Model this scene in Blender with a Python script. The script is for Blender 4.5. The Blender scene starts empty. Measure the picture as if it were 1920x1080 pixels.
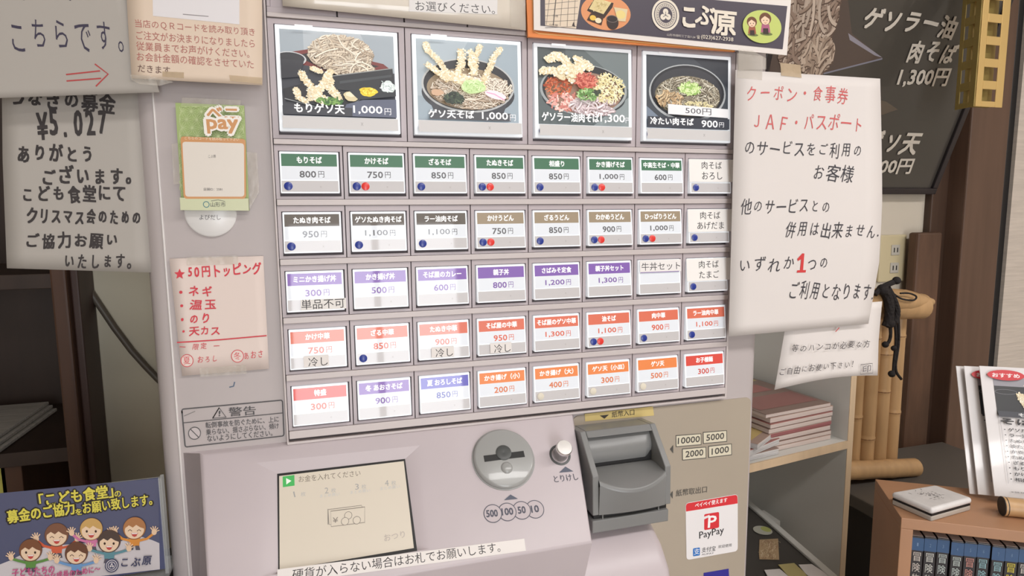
import bpy, bmesh, math, random
from mathutils import Vector, Matrix
import numpy as np
rnd = random.Random(7)
scene = bpy.context.scene
COL = scene.collection
K = 0.06            # metres per column of the button grid
Z0 = 1.5            # height of the top edge of the first row of small buttons

# ---------------------------------------------------------------- camera
CR = [Vector((0.9584463855, -0.2851527445, -0.0082727499)), Vector((-0.0423495661, -0.1135462019, -0.9926297267)), Vector((0.2821117515, 0.9517327211, -0.1209040418))]
F = 1168.497
CO = Vector((0.70405967 * K, -10.12404017 * K, -1.028548 * K + Z0))
cam = bpy.data.cameras.new('camera'); cam_o = bpy.data.objects.new('camera', cam); COL.objects.link(cam_o)
cam.sensor_width = 36; cam.lens = F / 1920 * 36; cam.clip_start = 0.02; cam.clip_end = 60
M = Matrix.Identity(4)
for i in range(3):
    M[i][0] = CR[0][i]; M[i][1] = -CR[1][i]; M[i][2] = -CR[2][i]; M[i][3] = CO[i]
cam_o.matrix_world = M
scene.camera = cam_o
# ---------------------------------------------------------------- world, lamps, exposure
def lin(c):
    return tuple((x / 255 / 12.92) if x / 255 <= 0.04045 else ((x / 255 + 0.055) / 1.055) ** 2.4 for x in c)
w = bpy.data.worlds.new('daylight'); scene.world = w; w.use_nodes = True
bg = w.node_tree.nodes['Background']; bg.inputs[0].default_value = (0.93, 0.96, 1.0, 1); bg.inputs[1].default_value = 8.0
vs = scene.view_settings
vs.view_transform = 'Standard'; vs.look = 'None'; vs.gamma = 1; vs.use_curve_mapping = False; vs.exposure = 0.0
def area(name, loc, rot, sx, sy, power, col=(1, 0.97, 0.95)):
    l = bpy.data.lights.new(name, 'AREA'); l.shape = 'RECTANGLE'; l.size = sx; l.size_y = sy; l.energy = power; l.color = col
    o = bpy.data.objects.new(name, l); COL.objects.link(o); o.location = loc; o.rotation_euler = rot
    return o
CEIL = 2.6
LAMPS = [(0.7, -1.15, 15), (0.3, -2.4, 10), (2.0, -1.0, 20)]
for (lx, ly, pw) in LAMPS:
    area('ceiling_lamp_light', (lx, ly, CEIL - 0.075), (0, 0, 0), 1.15, 0.22, pw)

# ---------------------------------------------------------------- pixel helpers (measuring the photograph)
def ray(px, py):
    d = CR[0] * ((px - 960) / F) + CR[1] * ((py - 540) / F) + CR[2]
    return d
def atY(px, py, Y):
    d = ray(px, py); return CO + d * ((Y - CO.y) / d.y)
def atZ(px, py, Z):
    d = ray(px, py); return CO + d * ((Z - CO.z) / d.z)
def U(x, y, z): return Vector((x * K, y * K, Z0 + z * K))

class Plane:
    def __init__(s, o, u, v, bend=None):
        s.o = Vector(o); s.u = Vector(u).normalized(); s.v = Vector(v).normalized(); s.n = s.u.cross(s.v).normalized(); s.bend = bend
    def px(s, x, y):
        d = ray(x, y); t = (s.o - CO).dot(s.n) / d.dot(s.n); q = CO + d * t - s.o
        return (q.dot(s.u), q.dot(s.v))
    def pt(s, a, b, h=0.0):
        if s.bend: h = h + s.bend(a, b)
        return s.o + s.u * a + s.v * b + s.n * h
def face(Y): return Plane((0, Y, Z0), (1, 0, 0), (0, 0, 1))

# ---------------------------------------------------------------- materials
MATS = {}
def mat(name, col, rough=0.5, metal=0.0, noise=0.0, nscale=8, coat=0.0, emit=0.0, alpha=1.0, trans=0.0, bump=0.0, stretch=(1, 1, 1), spec=0.5, ecol=None):
    if name in MATS: return MATS[name]
    m = bpy.data.materials.new(name); m.use_nodes = True; nt = m.node_tree; b = nt.nodes['Principled BSDF']
    c = lin(col); b.inputs['Base Color'].default_value = (*c, 1); b.inputs['Roughness'].default_value = rough
    b.inputs['Metallic'].default_value = metal; b.inputs['Coat Weight'].default_value = coat; b.inputs['Alpha'].default_value = alpha
    b.inputs['Coat Roughness'].default_value = 0.05
    b.inputs['Transmission Weight'].default_value = trans; b.inputs['Specular IOR Level'].default_value = spec
    if emit:
        b.inputs['Emission Color'].default_value = (*(lin(ecol) if ecol else c), 1); b.inputs['Emission Strength'].default_value = emit
    if noise or bump:
        tc = nt.nodes.new('ShaderNodeTexCoord'); mp = nt.nodes.new('ShaderNodeMapping'); mp.inputs['Scale'].default_value = stretch
        n = nt.nodes.new('ShaderNodeTexNoise'); n.inputs['Scale'].default_value = nscale; n.inputs['Detail'].default_value = 5
        nt.links.new(tc.outputs['Object'], mp.inputs[0]); nt.links.new(mp.outputs[0], n.inputs['Vector'])
        if noise:
            r = nt.nodes.new('ShaderNodeValToRGB'); r.color_ramp.elements[0].position = 0.3; r.color_ramp.elements[1].position = 0.7
            r.color_ramp.elements[0].color = (*[max(0, x * (1 - noise)) for x in c], 1); r.color_ramp.elements[1].color = (*[min(1, x * (1 + noise)) for x in c], 1)
            nt.links.new(n.outputs['Fac'], r.inputs[0]); nt.links.new(r.outputs[0], b.inputs['Base Color'])
        if bump:
            bp = nt.nodes.new('ShaderNodeBump'); bp.inputs['Strength'].default_value = bump; bp.inputs['Distance'].default_value = 0.004
            nt.links.new(n.outputs['Fac'], bp.inputs['Height']); nt.links.new(bp.outputs[0], b.inputs['Normal'])
    MATS[name] = m; return m
def print_mat(name, rough=0.6, coat=0.0, emit=0.0, base=1.0):
    m = bpy.data.materials.new(name); m.use_nodes = True; nt = m.node_tree; b = nt.nodes['Principled BSDF']
    a = nt.nodes.new('ShaderNodeAttribute'); a.attribute_name = 'Ink'
    nt.links.new(a.outputs['Color'], b.inputs['Base Color'])
    b.inputs['Roughness'].default_value = rough; b.inputs['Coat Weight'].default_value = coat; b.inputs['Coat Roughness'].default_value = 0.03
    if emit:
        nt.links.new(a.outputs['Color'], b.inputs['Emission Color']); b.inputs['Emission Strength'].default_value = emit
    MATS[name] = m; return m
INK = print_mat('printed_paper', 0.65)
INK_GLOSS = print_mat('laminated_print', 0.35, 0.5)
INK_LIT = print_mat('backlit_print', 0.4, 0.9, 0.22)
INK_SCREEN = print_mat('lcd_screen', 0.4, 0.3, 0.12)

plastic = mat('machine_plastic', (184, 175, 174), 0.42, noise=0.025, nscale=14)
plastic_grid = mat('grid_plastic', (184, 173, 176), 0.4, noise=0.02, nscale=20)
plastic_rail = mat('rail_plastic', (200, 190, 188), 0.4)
plastic_pink = mat('console_plastic', (193, 182, 185), 0.38, noise=0.03, nscale=12)
dark_gap = mat('dark_gap', (92, 84, 86), 0.7)
beige = mat('beige_plate', (170, 158, 142), 0.45, noise=0.03, nscale=9)
grey_pl = mat('bill_unit_grey', (127, 127, 126), 0.32, noise=0.03, nscale=16)
grey_dark = mat('bill_unit_dark', (70, 72, 71), 0.4)
black = mat('black_plastic', (28, 26, 27), 0.5)
paper = mat('white_paper', (220, 213, 209), 0.75, noise=0.02, nscale=6)
paper_dim = mat('shaded_paper', (172, 166, 159), 0.75, noise=0.02, nscale=6)  # white paper, with the dim light on it put into a greyer colour
paper_cream = mat('cream_paper', (222, 202, 182), 0.5, noise=0.03, nscale=5, coat=0.4)
cap_mat = mat('lit_acrylic_cap', (232, 236, 240), 0.15, emit=0.38, coat=0.6)
tape_m = mat('clear_tape', (226, 218, 206), 0.18, alpha=0.2, coat=1.0, bump=0.8, nscale=60)
tape_y = mat('yellowed_tape', (214, 192, 160), 0.3, alpha=0.45, coat=0.5, noise=0.1, nscale=40)
acrylic = mat('acrylic', (225, 230, 232), 0.05, alpha=0.25, coat=1.0)
chrome = mat('chrome', (232, 230, 228), 0.32, 1.0)
blue_dot = mat('blue_sticker', (30, 52, 142), 0.4, coat=0.3)
red_dot = mat('red_sticker', (226, 52, 44), 0.4, coat=0.3)
cream_dot = mat('cream_sticker', (222, 214, 196), 0.5)
brown_wood = mat('dark_brown_wood', (74, 54, 42), 0.5, noise=0.22, nscale=6, stretch=(8, 8, 0.6))
brown_mid = mat('brown_post_wood', (98, 74, 60), 0.45, noise=0.12, nscale=5, stretch=(9, 9, 0.5))
old_wood = mat('weathered_timber', (92, 66, 50), 0.6, noise=0.35, nscale=7, stretch=(4, 4, 0.7), bump=0.4)
shelf_dark = mat('dark_bookcase', (52, 38, 31), 0.55, noise=0.2, nscale=5, stretch=(6, 6, 0.7))
shelf_post = mat('bookcase_post', (76, 50, 36), 0.5, noise=0.18, nscale=6, stretch=(8, 8, 0.5))
plaster = mat('cream_plaster', (206, 196, 180), 0.85, noise=0.03, nscale=6, bump=0.25)
panel_bg = mat('beige_wall_panel', (188, 180, 160), 0.7, noise=0.03, nscale=3)
wallpaper = mat('ribbed_wallpaper', (206, 194, 182), 0.85, noise=0.08, nscale=12, stretch=(1, 1, 14), bump=0.3)
bamboo = mat('bamboo', (190, 152, 108), 0.42, noise=0.12, nscale=7, stretch=(7, 7, 0.8))
bamboo_d = mat('bamboo_dark_node', (128, 92, 62), 0.5)
white_board = mat('white_melamine', (208, 206, 200), 0.45)
wood_edge = mat('light_wood_edge', (204, 178, 146), 0.5, noise=0.06, nscale=9, stretch=(8, 8, 0.6))
cab_wood = mat('beech_veneer', (176, 132, 100), 0.42, noise=0.07, nscale=6, stretch=(1.5, 1.5, 1.5))
orange_m = mat('orange_board', (226, 132, 62), 0.45)
gold = mat('gold_steel', (222, 188, 122), 0.35, 0.4)
gold_d = mat('shaded_gold_steel', (168, 146, 84), 0.45, 0.3)  # same gold steel, colour darkened as shade for the less lit flange

# ---------------------------------------------------------------- mesh builder
ROOT = {}
def reg(o, parent, loc):
    if parent is not None: o.parent = parent
    ROOT[o.name] = loc
class MB:
    def __init__(s): s.v = []; s.f = []
    def add(s, vs, fs):
        b = len(s.v); s.v += [Vector(x) for x in vs]; s.f += [tuple(b + i for i in f) for f in fs]
    def obox(s, o, a, b, c):
        o = Vector(o); a = Vector(a); b = Vector(b); c = Vector(c)
        vs = [o, o + a, o + a + b, o + b, o + c, o + a + c, o + a + b + c, o + b + c]
        fs = [(0, 3, 2, 1), (4, 5, 6, 7), (0, 1, 5, 4), (1, 2, 6, 5), (2, 3, 7, 6), (3, 0, 4, 7)]
        if a.cross(b).dot(c) < 0: fs = [tuple(reversed(f)) for f in fs]
        s.add(vs, fs)
    def box(s, x0, x1, y0, y1, z0, z1): s.obox((x0, y0, z0), (x1 - x0, 0, 0), (0, y1 - y0, 0), (0, 0, z1 - z0))
    def ubox(s, x0, x1, y0, y1, z0, z1):
        a = U(x0, y0, z0); b = U(x1, y1, z1); s.box(min(a.x, b.x), max(a.x, b.x), min(a.y, b.y), max(a.y, b.y), min(a.z, b.z), max(a.z, b.z))
    def prism(s, pts, d):
        pts = [Vector(p) for p in pts]; d = Vector(d); n = len(pts)
        nn = Vector((0, 0, 0))
        for i in range(n): nn += pts[i].cross(pts[(i + 1) % n])
        vs = pts + [p + d for p in pts]
        fs = [tuple(range(n))[::-1], tuple(range(n, 2 * n))] + [(i, (i + 1) % n, n + (i + 1) % n, n + i) for i in range(n)]
        if nn.dot(d) < 0: fs = [tuple(reversed(f)) for f in fs]
        s.add(vs, fs)
    def tube(s, pts, r, seg=10, cap=True):
        pts = [Vector(p) for p in pts]; n = len(pts); rs = r if isinstance(r, (list, tuple)) else [r] * n
        vs = []; up = Vector((0.13, 0.31, 0.94)).normalized()
        for i, p in enumerate(pts):
            t = (pts[min(i + 1, n - 1)] - pts[max(i - 1, 0)]).normalized()
            if abs(t.dot(up)) > 0.98: up = Vector((1, 0.1, 0)).normalized()
            a = t.cross(up).normalized(); b = a.cross(t).normalized()
            for k in range(seg):
                an = 2 * math.pi * k / seg; vs.append(p + (a * math.cos(an) + b * math.sin(an)) * rs[i])
        fs = []
        for i in range(n - 1):
            for k in range(seg):
                k2 = (k + 1) % seg; fs.append((i * seg + k, (i + 1) * seg + k, (i + 1) * seg + k2, i * seg + k2))
        if cap: fs += [tuple(range(seg)), tuple((n - 1) * seg + k for k in range(seg))[::-1]]
        s.add(vs, fs)
    def lathe(s, o, axis, u, prof, seg=40):
        o = Vector(o); axis = Vector(axis).normalized(); u = Vector(u).normalized(); v = axis.cross(u)
        vs = []; m = len(prof)
        for (r, h) in prof:
            for k in range(seg):
                a = 2 * math.pi * k / seg; vs.append(o + axis * h + (u * math.cos(a) + v * math.sin(a)) * r)
        fs = [(i * seg + k, i * seg + (k + 1) % seg, (i + 1) * seg + (k + 1) % seg, (i + 1) * seg + k) for i in range(m - 1) for k in range(seg)]
        fs += [tuple(range(seg))[::-1], tuple((m - 1) * seg + k for k in range(seg))]
        s.add(vs, fs)
    def grid(s, rows):
        b = len(s.v); n = len(rows[0])
        for r in rows: s.v += [Vector(p) for p in r]
        for i in range(len(rows) - 1):
            for j in range(n - 1): s.f.append((b + i * n + j, b + i * n + j + 1, b + (i + 1) * n + j + 1, b + (i + 1) * n + j))
    def build(s, name, m, parent=None, bevel=0.0, smooth=False, seg=2, solid=0.0):
        me = bpy.data.meshes.new(name)
        if parent is not None: loc = ROOT[parent.name]
        else:
            xs = [v.x for v in s.v]; ys = [v.y for v in s.v]; zs = [v.z for v in s.v]
            loc = Vector(((min(xs) + max(xs)) / 2, (min(ys) + max(ys)) / 2, min(zs)))
        me.from_pydata([tuple(v - loc) for v in s.v], [], s.f)
        me.materials.append(m); me.update()
        if smooth:
            me.polygons.foreach_set('use_smooth', [True] * len(me.polygons)); me.set_sharp_from_angle(angle=math.radians(42))
        o = bpy.data.objects.new(name, me); COL.objects.link(o)
        if parent is None: o.location = loc
        reg(o, parent, loc)
        if solid:
            md = o.modifiers.new('thickness', 'SOLIDIFY'); md.thickness = solid; md.offset = 0
        if bevel:
            md = o.modifiers.new('bevel', 'BEVEL'); md.width = bevel; md.segments = seg; md.limit_method = 'ANGLE'; md.angle_limit = math.radians(30)
        return o
def tag(o, label, cat, group=None, kind=None):
    if label: o['label'] = label
    if cat: o['category'] = cat
    if group: o['group'] = group
    if kind: o['kind'] = kind
    return o
def struct(o): o['kind'] = 'structure'; return o
def empty(name, loc, label, cat, group=None):
    o = bpy.data.objects.new(name, None); COL.objects.link(o); o.location = loc; o.empty_display_size = 0.05
    reg(o, None, Vector(loc)); return tag(o, label, cat, group)

# ---------------------------------------------------------------- text outlines
GL = {}
def glyphs(body, off=0.0):
    k = (body, off)
    if k in GL: return GL[k]
    c = bpy.data.curves.new('t', 'FONT'); c.body = body; c.offset = off; c.resolution_u = 2; c.fill_mode = 'FRONT'
    o = bpy.data.objects.new('t', c); COL.objects.link(o)
    ev = o.evaluated_get(bpy.context.evaluated_depsgraph_get()); m = ev.to_mesh()
    v = [(x.co[0], x.co[1]) for x in m.vertices]; f = [tuple(p.vertices) for p in m.polygons]
    ev.to_mesh_clear(); bpy.data.objects.remove(o); bpy.data.curves.remove(c)
    GL[k] = (v, f); return GL[k]
SMALL = set('こちらですごまさいうかきくけただどばもりしめのにせろとはなょゃっょれ')
def hand_glyphs(body, off, seed):
    r = random.Random(seed); V = []; Fs = []; x = 0
    for ch in body:
        if ch == ' ': x += 0.6; continue
        v, f = glyphs(ch, off)
        if not v: x += 0.6; continue
        w_ = 0.62 if ord(ch) < 256 else 0.98
        an = r.uniform(-0.09, 0.07); sc = r.uniform(0.86, 1.06) * (0.88 if ch in SMALL else 1.0); sh = r.uniform(0.02, 0.2); dy = r.uniform(-0.07, 0.07); sx = r.uniform(0.82, 1.0)
        cx, cy = 0.48 * w_, 0.36; b = len(V)
        for (a, c) in v:
            a2 = (a - cx) * sx * sc + (c - cy) * sh; c2 = (c - cy) * sc + math.sin(a * 5) * 0.012
            V.append((x + cx + a2 * math.cos(an) - c2 * math.sin(an), cy + dy + a2 * math.sin(an) + c2 * math.cos(an)))
        Fs += [tuple(b + i for i in q) for q in f]; x += w_
    return V, Fs

class Print:
    """flat print on a plane: coloured areas, strokes and lettering, each a hair above the last"""
    def __init__(s, plane, h0=0.0003, step=0.00001):
        s.pl = plane; s.h = h0; s.step = step; s.v = []; s.f = []; s.c = []; s.T = (0, 0, 1, 1); s.clip = None
    def loc(s, a, b): return (s.T[0] + a * s.T[2], s.T[1] + b * s.T[3])
    def box01(s, a0, b0, a1, b1): s.T = (a0, b0, a1 - a0, b1 - b0)
    def raw(s, pts, faces, col):
        s.h += s.step; b = len(s.v); c = (*lin(col), 1)
        for (x, y) in pts: s.v.append(s.pl.pt(x, y, s.h)); s.c.append(c)
        s.f += [tuple(b + i for i in q) for q in faces]
    def cl(s, p):
        if s.clip: return (min(max(p[0], 0), 1), min(max(p[1], 0), 1))
        return p
    def poly(s, pts, col): s.raw([s.loc(*s.cl(p)) for p in pts], [tuple(range(len(pts)))], col)
    def pp(s, pts, col): s.raw([s.pl.px(*p) for p in pts], [tuple(range(len(pts)))], col)
    def rect(s, x0, y0, x1, y1, col): s.poly([(x0, y0), (x1, y0), (x1, y1), (x0, y1)], col)
    def ell(s, cx, cy, rx, ry, col, rot=0, n=28, wob=0, a0=0, a1=2 * math.pi):
        ph = rnd.random() * 6; pts = []
        for k in range(n):
            a = a0 + (a1 - a0) * k / (n if a1 - a0 > 6.28 else n - 1)
            q = 1 + wob * (math.sin(a * 3 + ph) + 0.6 * math.sin(a * 5 + 2 * ph) + 0.5 * math.sin(a * 9 + 3 * ph))
            x = rx * q * math.cos(a); y = ry * q * math.sin(a)
            pts.append((cx + x * math.cos(rot) - y * math.sin(rot), cy + x * math.sin(rot) + y * math.cos(rot)))
        s.poly(pts, col)
    def ellpx(s, cx, cy, r, col, ry=None, n=32):
        a, b = s.pl.px(cx, cy); a2, _ = s.pl.px(cx + r, cy); _, b2 = s.pl.px(cx, cy - (ry or r)); T = s.T; s.T = (0, 0, 1, 1); c = s.clip; s.clip = None
        s.ell(a, b, a2 - a, b2 - b, col, n=n); s.T = T; s.clip = c
    def ringpx(s, cx, cy, r, wd, col, bgc, ry=None): s.ellpx(cx, cy, r, col, ry); s.ellpx(cx, cy, r - wd, bgc, (ry - wd) if ry else None)
    def line(s, pts, wd, col, closed=False, px=False, taper=False):
        if px: pts = [s.pl.px(*p) for p in pts]
        else: pts = [s.loc(*s.cl(p)) for p in pts]
        if closed: pts = pts + [pts[0], pts[1]]
        n = len(pts); out = []
        for i in range(n):
            p0 = pts[max(i - 1, 0)]; p1 = pts[min(i + 1, n - 1)]; dx, dy = p1[0] - p0[0], p1[1] - p0[1]; L = math.hypot(dx, dy) or 1e-9
            w2 = wd / 2 * (0.35 + 0.65 * math.sin(math.pi * (i + 0.3) / (n - 0.4)) if taper else 1)
            nx, ny = -dy / L * w2, dx / L * w2
            out += [(pts[i][0] + nx, pts[i][1] + ny), (pts[i][0] - nx, pts[i][1] - ny)]
        s.raw(out, [(2 * i, 2 * i + 1, 2 * i + 3, 2 * i + 2) for i in range(n - 1)], col)
    def _put(s, V, Fs, BL, BR, TL, col, off=0.0):
        x0 = min(a for a, _ in V); x1 = max(a for a, _ in V); y0 = min(b for _, b in V); y1 = max(b for _, b in V)
        ux, uy = BR[0] - BL[0], BR[1] - BL[1]; vx, vy = TL[0] - BL[0], TL[1] - BL[1]
        dirs = [(0, 0)]
        if off > 0.0:   # heavier weight: the outline laid down several times around itself, each a hair higher
            dirs += [(1, 0), (-1, 0)] if off < .016 else [(.8, .8), (-.8, .8), (.8, -.8), (-.8, -.8)] if off < .05 else [(math.cos(k * .785), math.sin(k * .785)) for k in range(8)]
        st = s.step; em = (vx * vx + vy * vy) ** .5 / (y1 - y0); L = math.hypot(ux, uy); sx = em / L * (x1 - x0)
        for k, (dx, dy) in enumerate(dirs):
            s.step = st if k == 0 else 0.0000022; ox, oy = dx * off * sx, dy * off
            s.raw([(BL[0] + ux * (a + ox - x0) / (x1 - x0) + vx * (b + oy - y0) / (y1 - y0), BL[1] + uy * (a + ox - x0) / (x1 - x0) + vy * (b + oy - y0) / (y1 - y0)) for a, b in V], Fs, col)
        s.step = st
    def tpx(s, t, x0, y0, x1, y1, h, col, off=0.0, hand=False, out=None, oo=0.1):
        """lettering whose box runs in the photograph from bottom-left x0,y0 to bottom-right x1,y1 and is h pixels tall"""
        BL = s.pl.px(x0, y0); BR = s.pl.px(x1, y1); TL0 = s.pl.px(x0, y0 - h); hh = TL0[1] - BL[1]
        L = math.hypot(BR[0] - BL[0], BR[1] - BL[1]); n = (-(BR[1] - BL[1]) / L, (BR[0] - BL[0]) / L); TL = (BL[0] + n[0] * hh, BL[1] + n[1] * hh)
        if hand: V, Fs = hand_glyphs(t, 0.0, hash_(t))
        else: V, Fs = glyphs(t, 0.0)
        if out:
            g = hh * oo * .8
            e = lambda p, a, b: (p[0] + a, p[1] + b)
            s._put(V, Fs, e(BL, -g, -g), e(BR, g, -g), e(TL, -g, g), out, off + oo)
        s._put(V, Fs, BL, BR, TL, col, off)
    def text(s, t, x0, y0, x1, h, col, off=0.0, y1=None):
        BL = s.loc(x0, y0); BR = s.loc(x1, y0 if y1 is None else y1); TL = s.loc(x0, y0 + h)
        V, Fs = glyphs(t, 0.0); s._put(V, Fs, BL, BR, TL, col, off)
    # ---- food drawing
    def noodles(s, cx, cy, rx, ry, n, wd, pal, L=0.3, rot=0, dark=None, curl=10):
        for i in range(n):
            a = rnd.random() * 6.28; q = math.sqrt(rnd.random()); x = cx + rx * q * math.cos(a); y = cy + ry * q * math.sin(a)
            th = rnd.random() * 6.28; k = rnd.uniform(-curl, curl); pts = []; m = 12; st = L * rnd.uniform(0.5, 1) / m
            for j in range(m):
                ex = ((x - cx) / rx) ** 2 + ((y - cy) / ry) ** 2
                if ex > 1.05: break
                pts.append((x, y)); x += st * math.cos(th); y += st * math.sin(th); th += k * st + rnd.uniform(-.15, .15)
            if len(pts) < 3: continue
            c = pal[rnd.randrange(len(pal))]; j = rnd.uniform(0.9, 1.06); c = tuple(min(255, v * j) for v in c)
            if dark: s.line([(p[0] + wd * 0.25 / abs(s.T[2]), p[1] - wd * 0.35 / abs(s.T[3])) for p in pts], wd * 1.1, dark)
            s.line(pts, wd, c)
    def shreds(s, cx, cy, rx, ry, n, wd, pal, L=0.06, dirn=None):
        for i in range(n):
            a = rnd.random() * 6.28; q = math.sqrt(rnd.random()); x = cx + rx * q * math.cos(a); y = cy + ry * q * math.sin(a)
            th = rnd.random() * 6.28 if dirn is None else dirn + rnd.uniform(-.5, .5); l = L * rnd.uniform(0.4, 1)
            c = pal[rnd.randrange(len(pal))]; s.line([(x - l / 2 * math.cos(th), y - l / 2 * math.sin(th)), (x, y + rnd.uniform(-.01, .01)), (x + l / 2 * math.cos(th), y + l / 2 * math.sin(th))], wd, c)
    def tempura(s, pts, r, pal=((240, 230, 204), (246, 238, 216), (228, 212, 176), (250, 246, 232), (212, 190, 150), (234, 220, 186))):
        out = []; q = []
        for i in range(len(pts) - 1):
            for k in range(5): q.append((pts[i][0] + (pts[i + 1][0] - pts[i][0]) * k / 5, pts[i][1] + (pts[i + 1][1] - pts[i][1]) * k / 5))
        q.append(pts[-1])
        for (x, y) in q: s.ell(x + rnd.uniform(-.25, .25) * r, y, r * rnd.uniform(.75, 1.05), r * rnd.uniform(.7, 1.0), pal[2], n=12, wob=0.08)
        for (x, y) in q:
            for k in range(16):
                a = rnd.random() * 6.28; d = math.sqrt(rnd.random()) * r * 1.05; e = r * rnd.uniform(.12, .34)
                s.ell(x + d * math.cos(a), y + d * math.sin(a), e, e * rnd.uniform(.5, 1), pal[rnd.randrange(6)], n=6, rot=rnd.random() * 3)
    def build(s, name, m, parent):
        me = bpy.data.meshes.new(name); loc = ROOT[parent.name]
        me.from_pydata([tuple(v - loc) for v in s.v], [], s.f)
        at = me.color_attributes.new('Ink', 'FLOAT_COLOR', 'POINT'); at.data.foreach_set('color', np.array(s.c, dtype=np.float32).ravel())
        me.materials.append(m); me.update(); o = bpy.data.objects.new(name, me); COL.objects.link(o); reg(o, parent, loc); return o
def hash_(t): return sum(ord(c) * (i + 3) for i, c in enumerate(t))

def sheet(name, plane, left, right, m, ncol=8, loc=None, parent=None, thick=0.0003, rows=14):
    """thin sheet whose left and right edges are lists of measured points"""
    def samp(pts, t):
        x = t * (len(pts) - 1); i = min(int(x), len(pts) - 2); k = x - i
        return (pts[i][0] + (pts[i + 1][0] - pts[i][0]) * k, pts[i][1] + (pts[i + 1][1] - pts[i][1]) * k)
    L = [plane.px(*p) for p in left]; R_ = [plane.px(*p) for p in right]; g = []
    for i in range(rows + 1):
        a = samp(L, i / rows); b = samp(R_, i / rows)
        g.append([plane.pt(a[0] + (b[0] - a[0]) * j / ncol, a[1] + (b[1] - a[1]) * j / ncol) for j in range(ncol + 1)])
    mb = MB(); mb.grid(g[::-1])
    return mb.build(name, m, parent, smooth=True, solid=thick)

# ================================================================ ROOM
XL, XR, YF, YB = -1.9, 3.2, -3.4, 0.70
b = MB(); b.box(XL, XR, YF, YB, -0.05, 0); struct(b.build('floor', mat('floor_tile', (158, 144, 130), 0.5, noise=0.1, nscale=4)))
b = MB(); b.box(XL, XR, YF, YB, CEIL, CEIL + 0.05); struct(b.build('ceiling', mat('ceiling_white', (222, 216, 206), 0.9)))
b = MB(); b.box(XL, XR, YB, YB + 0.1, 0, CEIL); struct(b.build('wall_back', plaster))
b = MB(); b.box(XL - 0.1, XL, YF, YB, 0, CEIL); struct(b.build('wall_left', plaster))
b = MB(); b.box(XR, XR + 0.1, YF, YB, 0, CEIL); struct(b.build('wall_right', plaster))
# shop front behind the photographer: solid wall with a wide glazed opening
DX0, DX1, DZ = -0.22, 0.9, 2.2
b = MB(); b.box(XL, DX0, YF - 0.1, YF, 0, CEIL); b.box(DX1, XR, YF - 0.1, YF, 0, CEIL); b.box(DX0, DX1, YF - 0.1, YF, DZ, CEIL); struct(b.build('wall_front', plaster))
b = MB()
for x in (DX0, (DX0 + DX1) / 2 - .02, DX1 - .04): b.box(x, x + 0.04, YF - 0.08, YF - 0.02, 0, DZ)
b.box(DX0, DX1, YF - 0.08, YF - 0.02, DZ - .05, DZ); b.box(DX0, DX1, YF - 0.08, YF - 0.02, 0, 0.08)
struct(b.build('door_1', brown_wood))
po = area('daylight_portal', ((DX0 + DX1) / 2, YF - .09, DZ / 2), (math.radians(90), 0, 0), DX1 - DX0, DZ, 1); po.data.cycles.is_portal = True; po.rotation_euler = (math.radians(-90), 0, math.radians(180))
for (lx, ly, pw) in LAMPS:
    t = empty('ceiling_lamp', (lx, ly, CEIL), 'long white ceiling lamp ' + {20: 'nearest the side wall', 15: 'above the ticket machine', 10: 'nearest the glazed entrance'}[pw], 'lamp', 'fluorescent ceiling lamps')
    b = MB(); b.box(lx - 0.62, lx + 0.62, ly - 0.14, ly + 0.14, CEIL - 0.06, CEIL - 0.001); b.build('housing', white_board, t, 0.01)

# ================================================================ TICKET MACHINE
mloc = Vector((3.5 * K, 2.4 * K, 0))
mach = empty('ticket_machine', mloc, 'tall pale grey meal ticket vending machine covered in lit menu buttons and notices', 'vending machine')
FB = 0.09      # body front (units) behind the grid front
b = MB()
def rrect(x0, x1, y0, y1, r, n=6):
    pts = []
    for (cx, cy, a0) in ((x0 + r, y0 + r, math.pi), (x1 - r, y0 + r, 1.5 * math.pi), (x1 - r, y1 - r, 0), (x0 + r, y1 - r, .5 * math.pi)):
        for k in range(n + 1):
            a = a0 + k / n * math.pi / 2; pts.append((cx + r * math.cos(a), cy + r * math.sin(a)))
    return pts
MB_TOP = 5.3
b.prism([U(x, y, 0) * 1 - Vector((0, 0, Z0)) for x, y in rrect(-1.86, 8.86, FB, 4.4, 0.28)], (0, 0, Z0 + MB_TOP * K))
body = b.build('cabinet_body', plastic, mach, smooth=True)
body['label'] = 'pale grey body with rounded upright edges'
# thin pale bead left of the buttons, added to imitate an edge highlight
b = MB(); b.tube([U(-1.575, FB - .004, -9), U(-1.575, FB - .004, 0), U(-1.575, FB - .004, MB_TOP - .2)], .0011, 10); b.build('highlight_bead', mat('highlight_plastic', (214, 208, 206), .25, coat=.5), mach, smooth=True)
b = MB(); b.ubox(0.0, 8.0, 0.075, FB, -4.62, 2.9); b.build('grid_backplate', dark_gap, mach)
ROWH, CELLH = 0.9069, 0.805
# rails between the rows
for zt, zb in [(1.893, 1.83), (0.085, 0.008)] + [(-(r * ROWH + CELLH) - 0.006, -((r + 1) * ROWH) + 0.006) for r in range(4)] + [(-(4 * ROWH + CELLH) - 0.006, -4.56)]:
    b = MB(); b.ubox(0.012, 7.985, -0.035, 0.08, zb, zt); b.build('rail', plastic_rail, mach, 0.0004)
b = MB(); b.ubox(-0.03, -0.002, -0.01, FB, -4.63, 2.9); b.ubox(8.002, 8.04, -0.01, FB, -4.63, 2.9); b.ubox(-0.03, 8.04, -0.01, FB, -4.66, -4.62)
b.build('grid_border', plastic_rail, mach, 0.0004)
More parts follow.
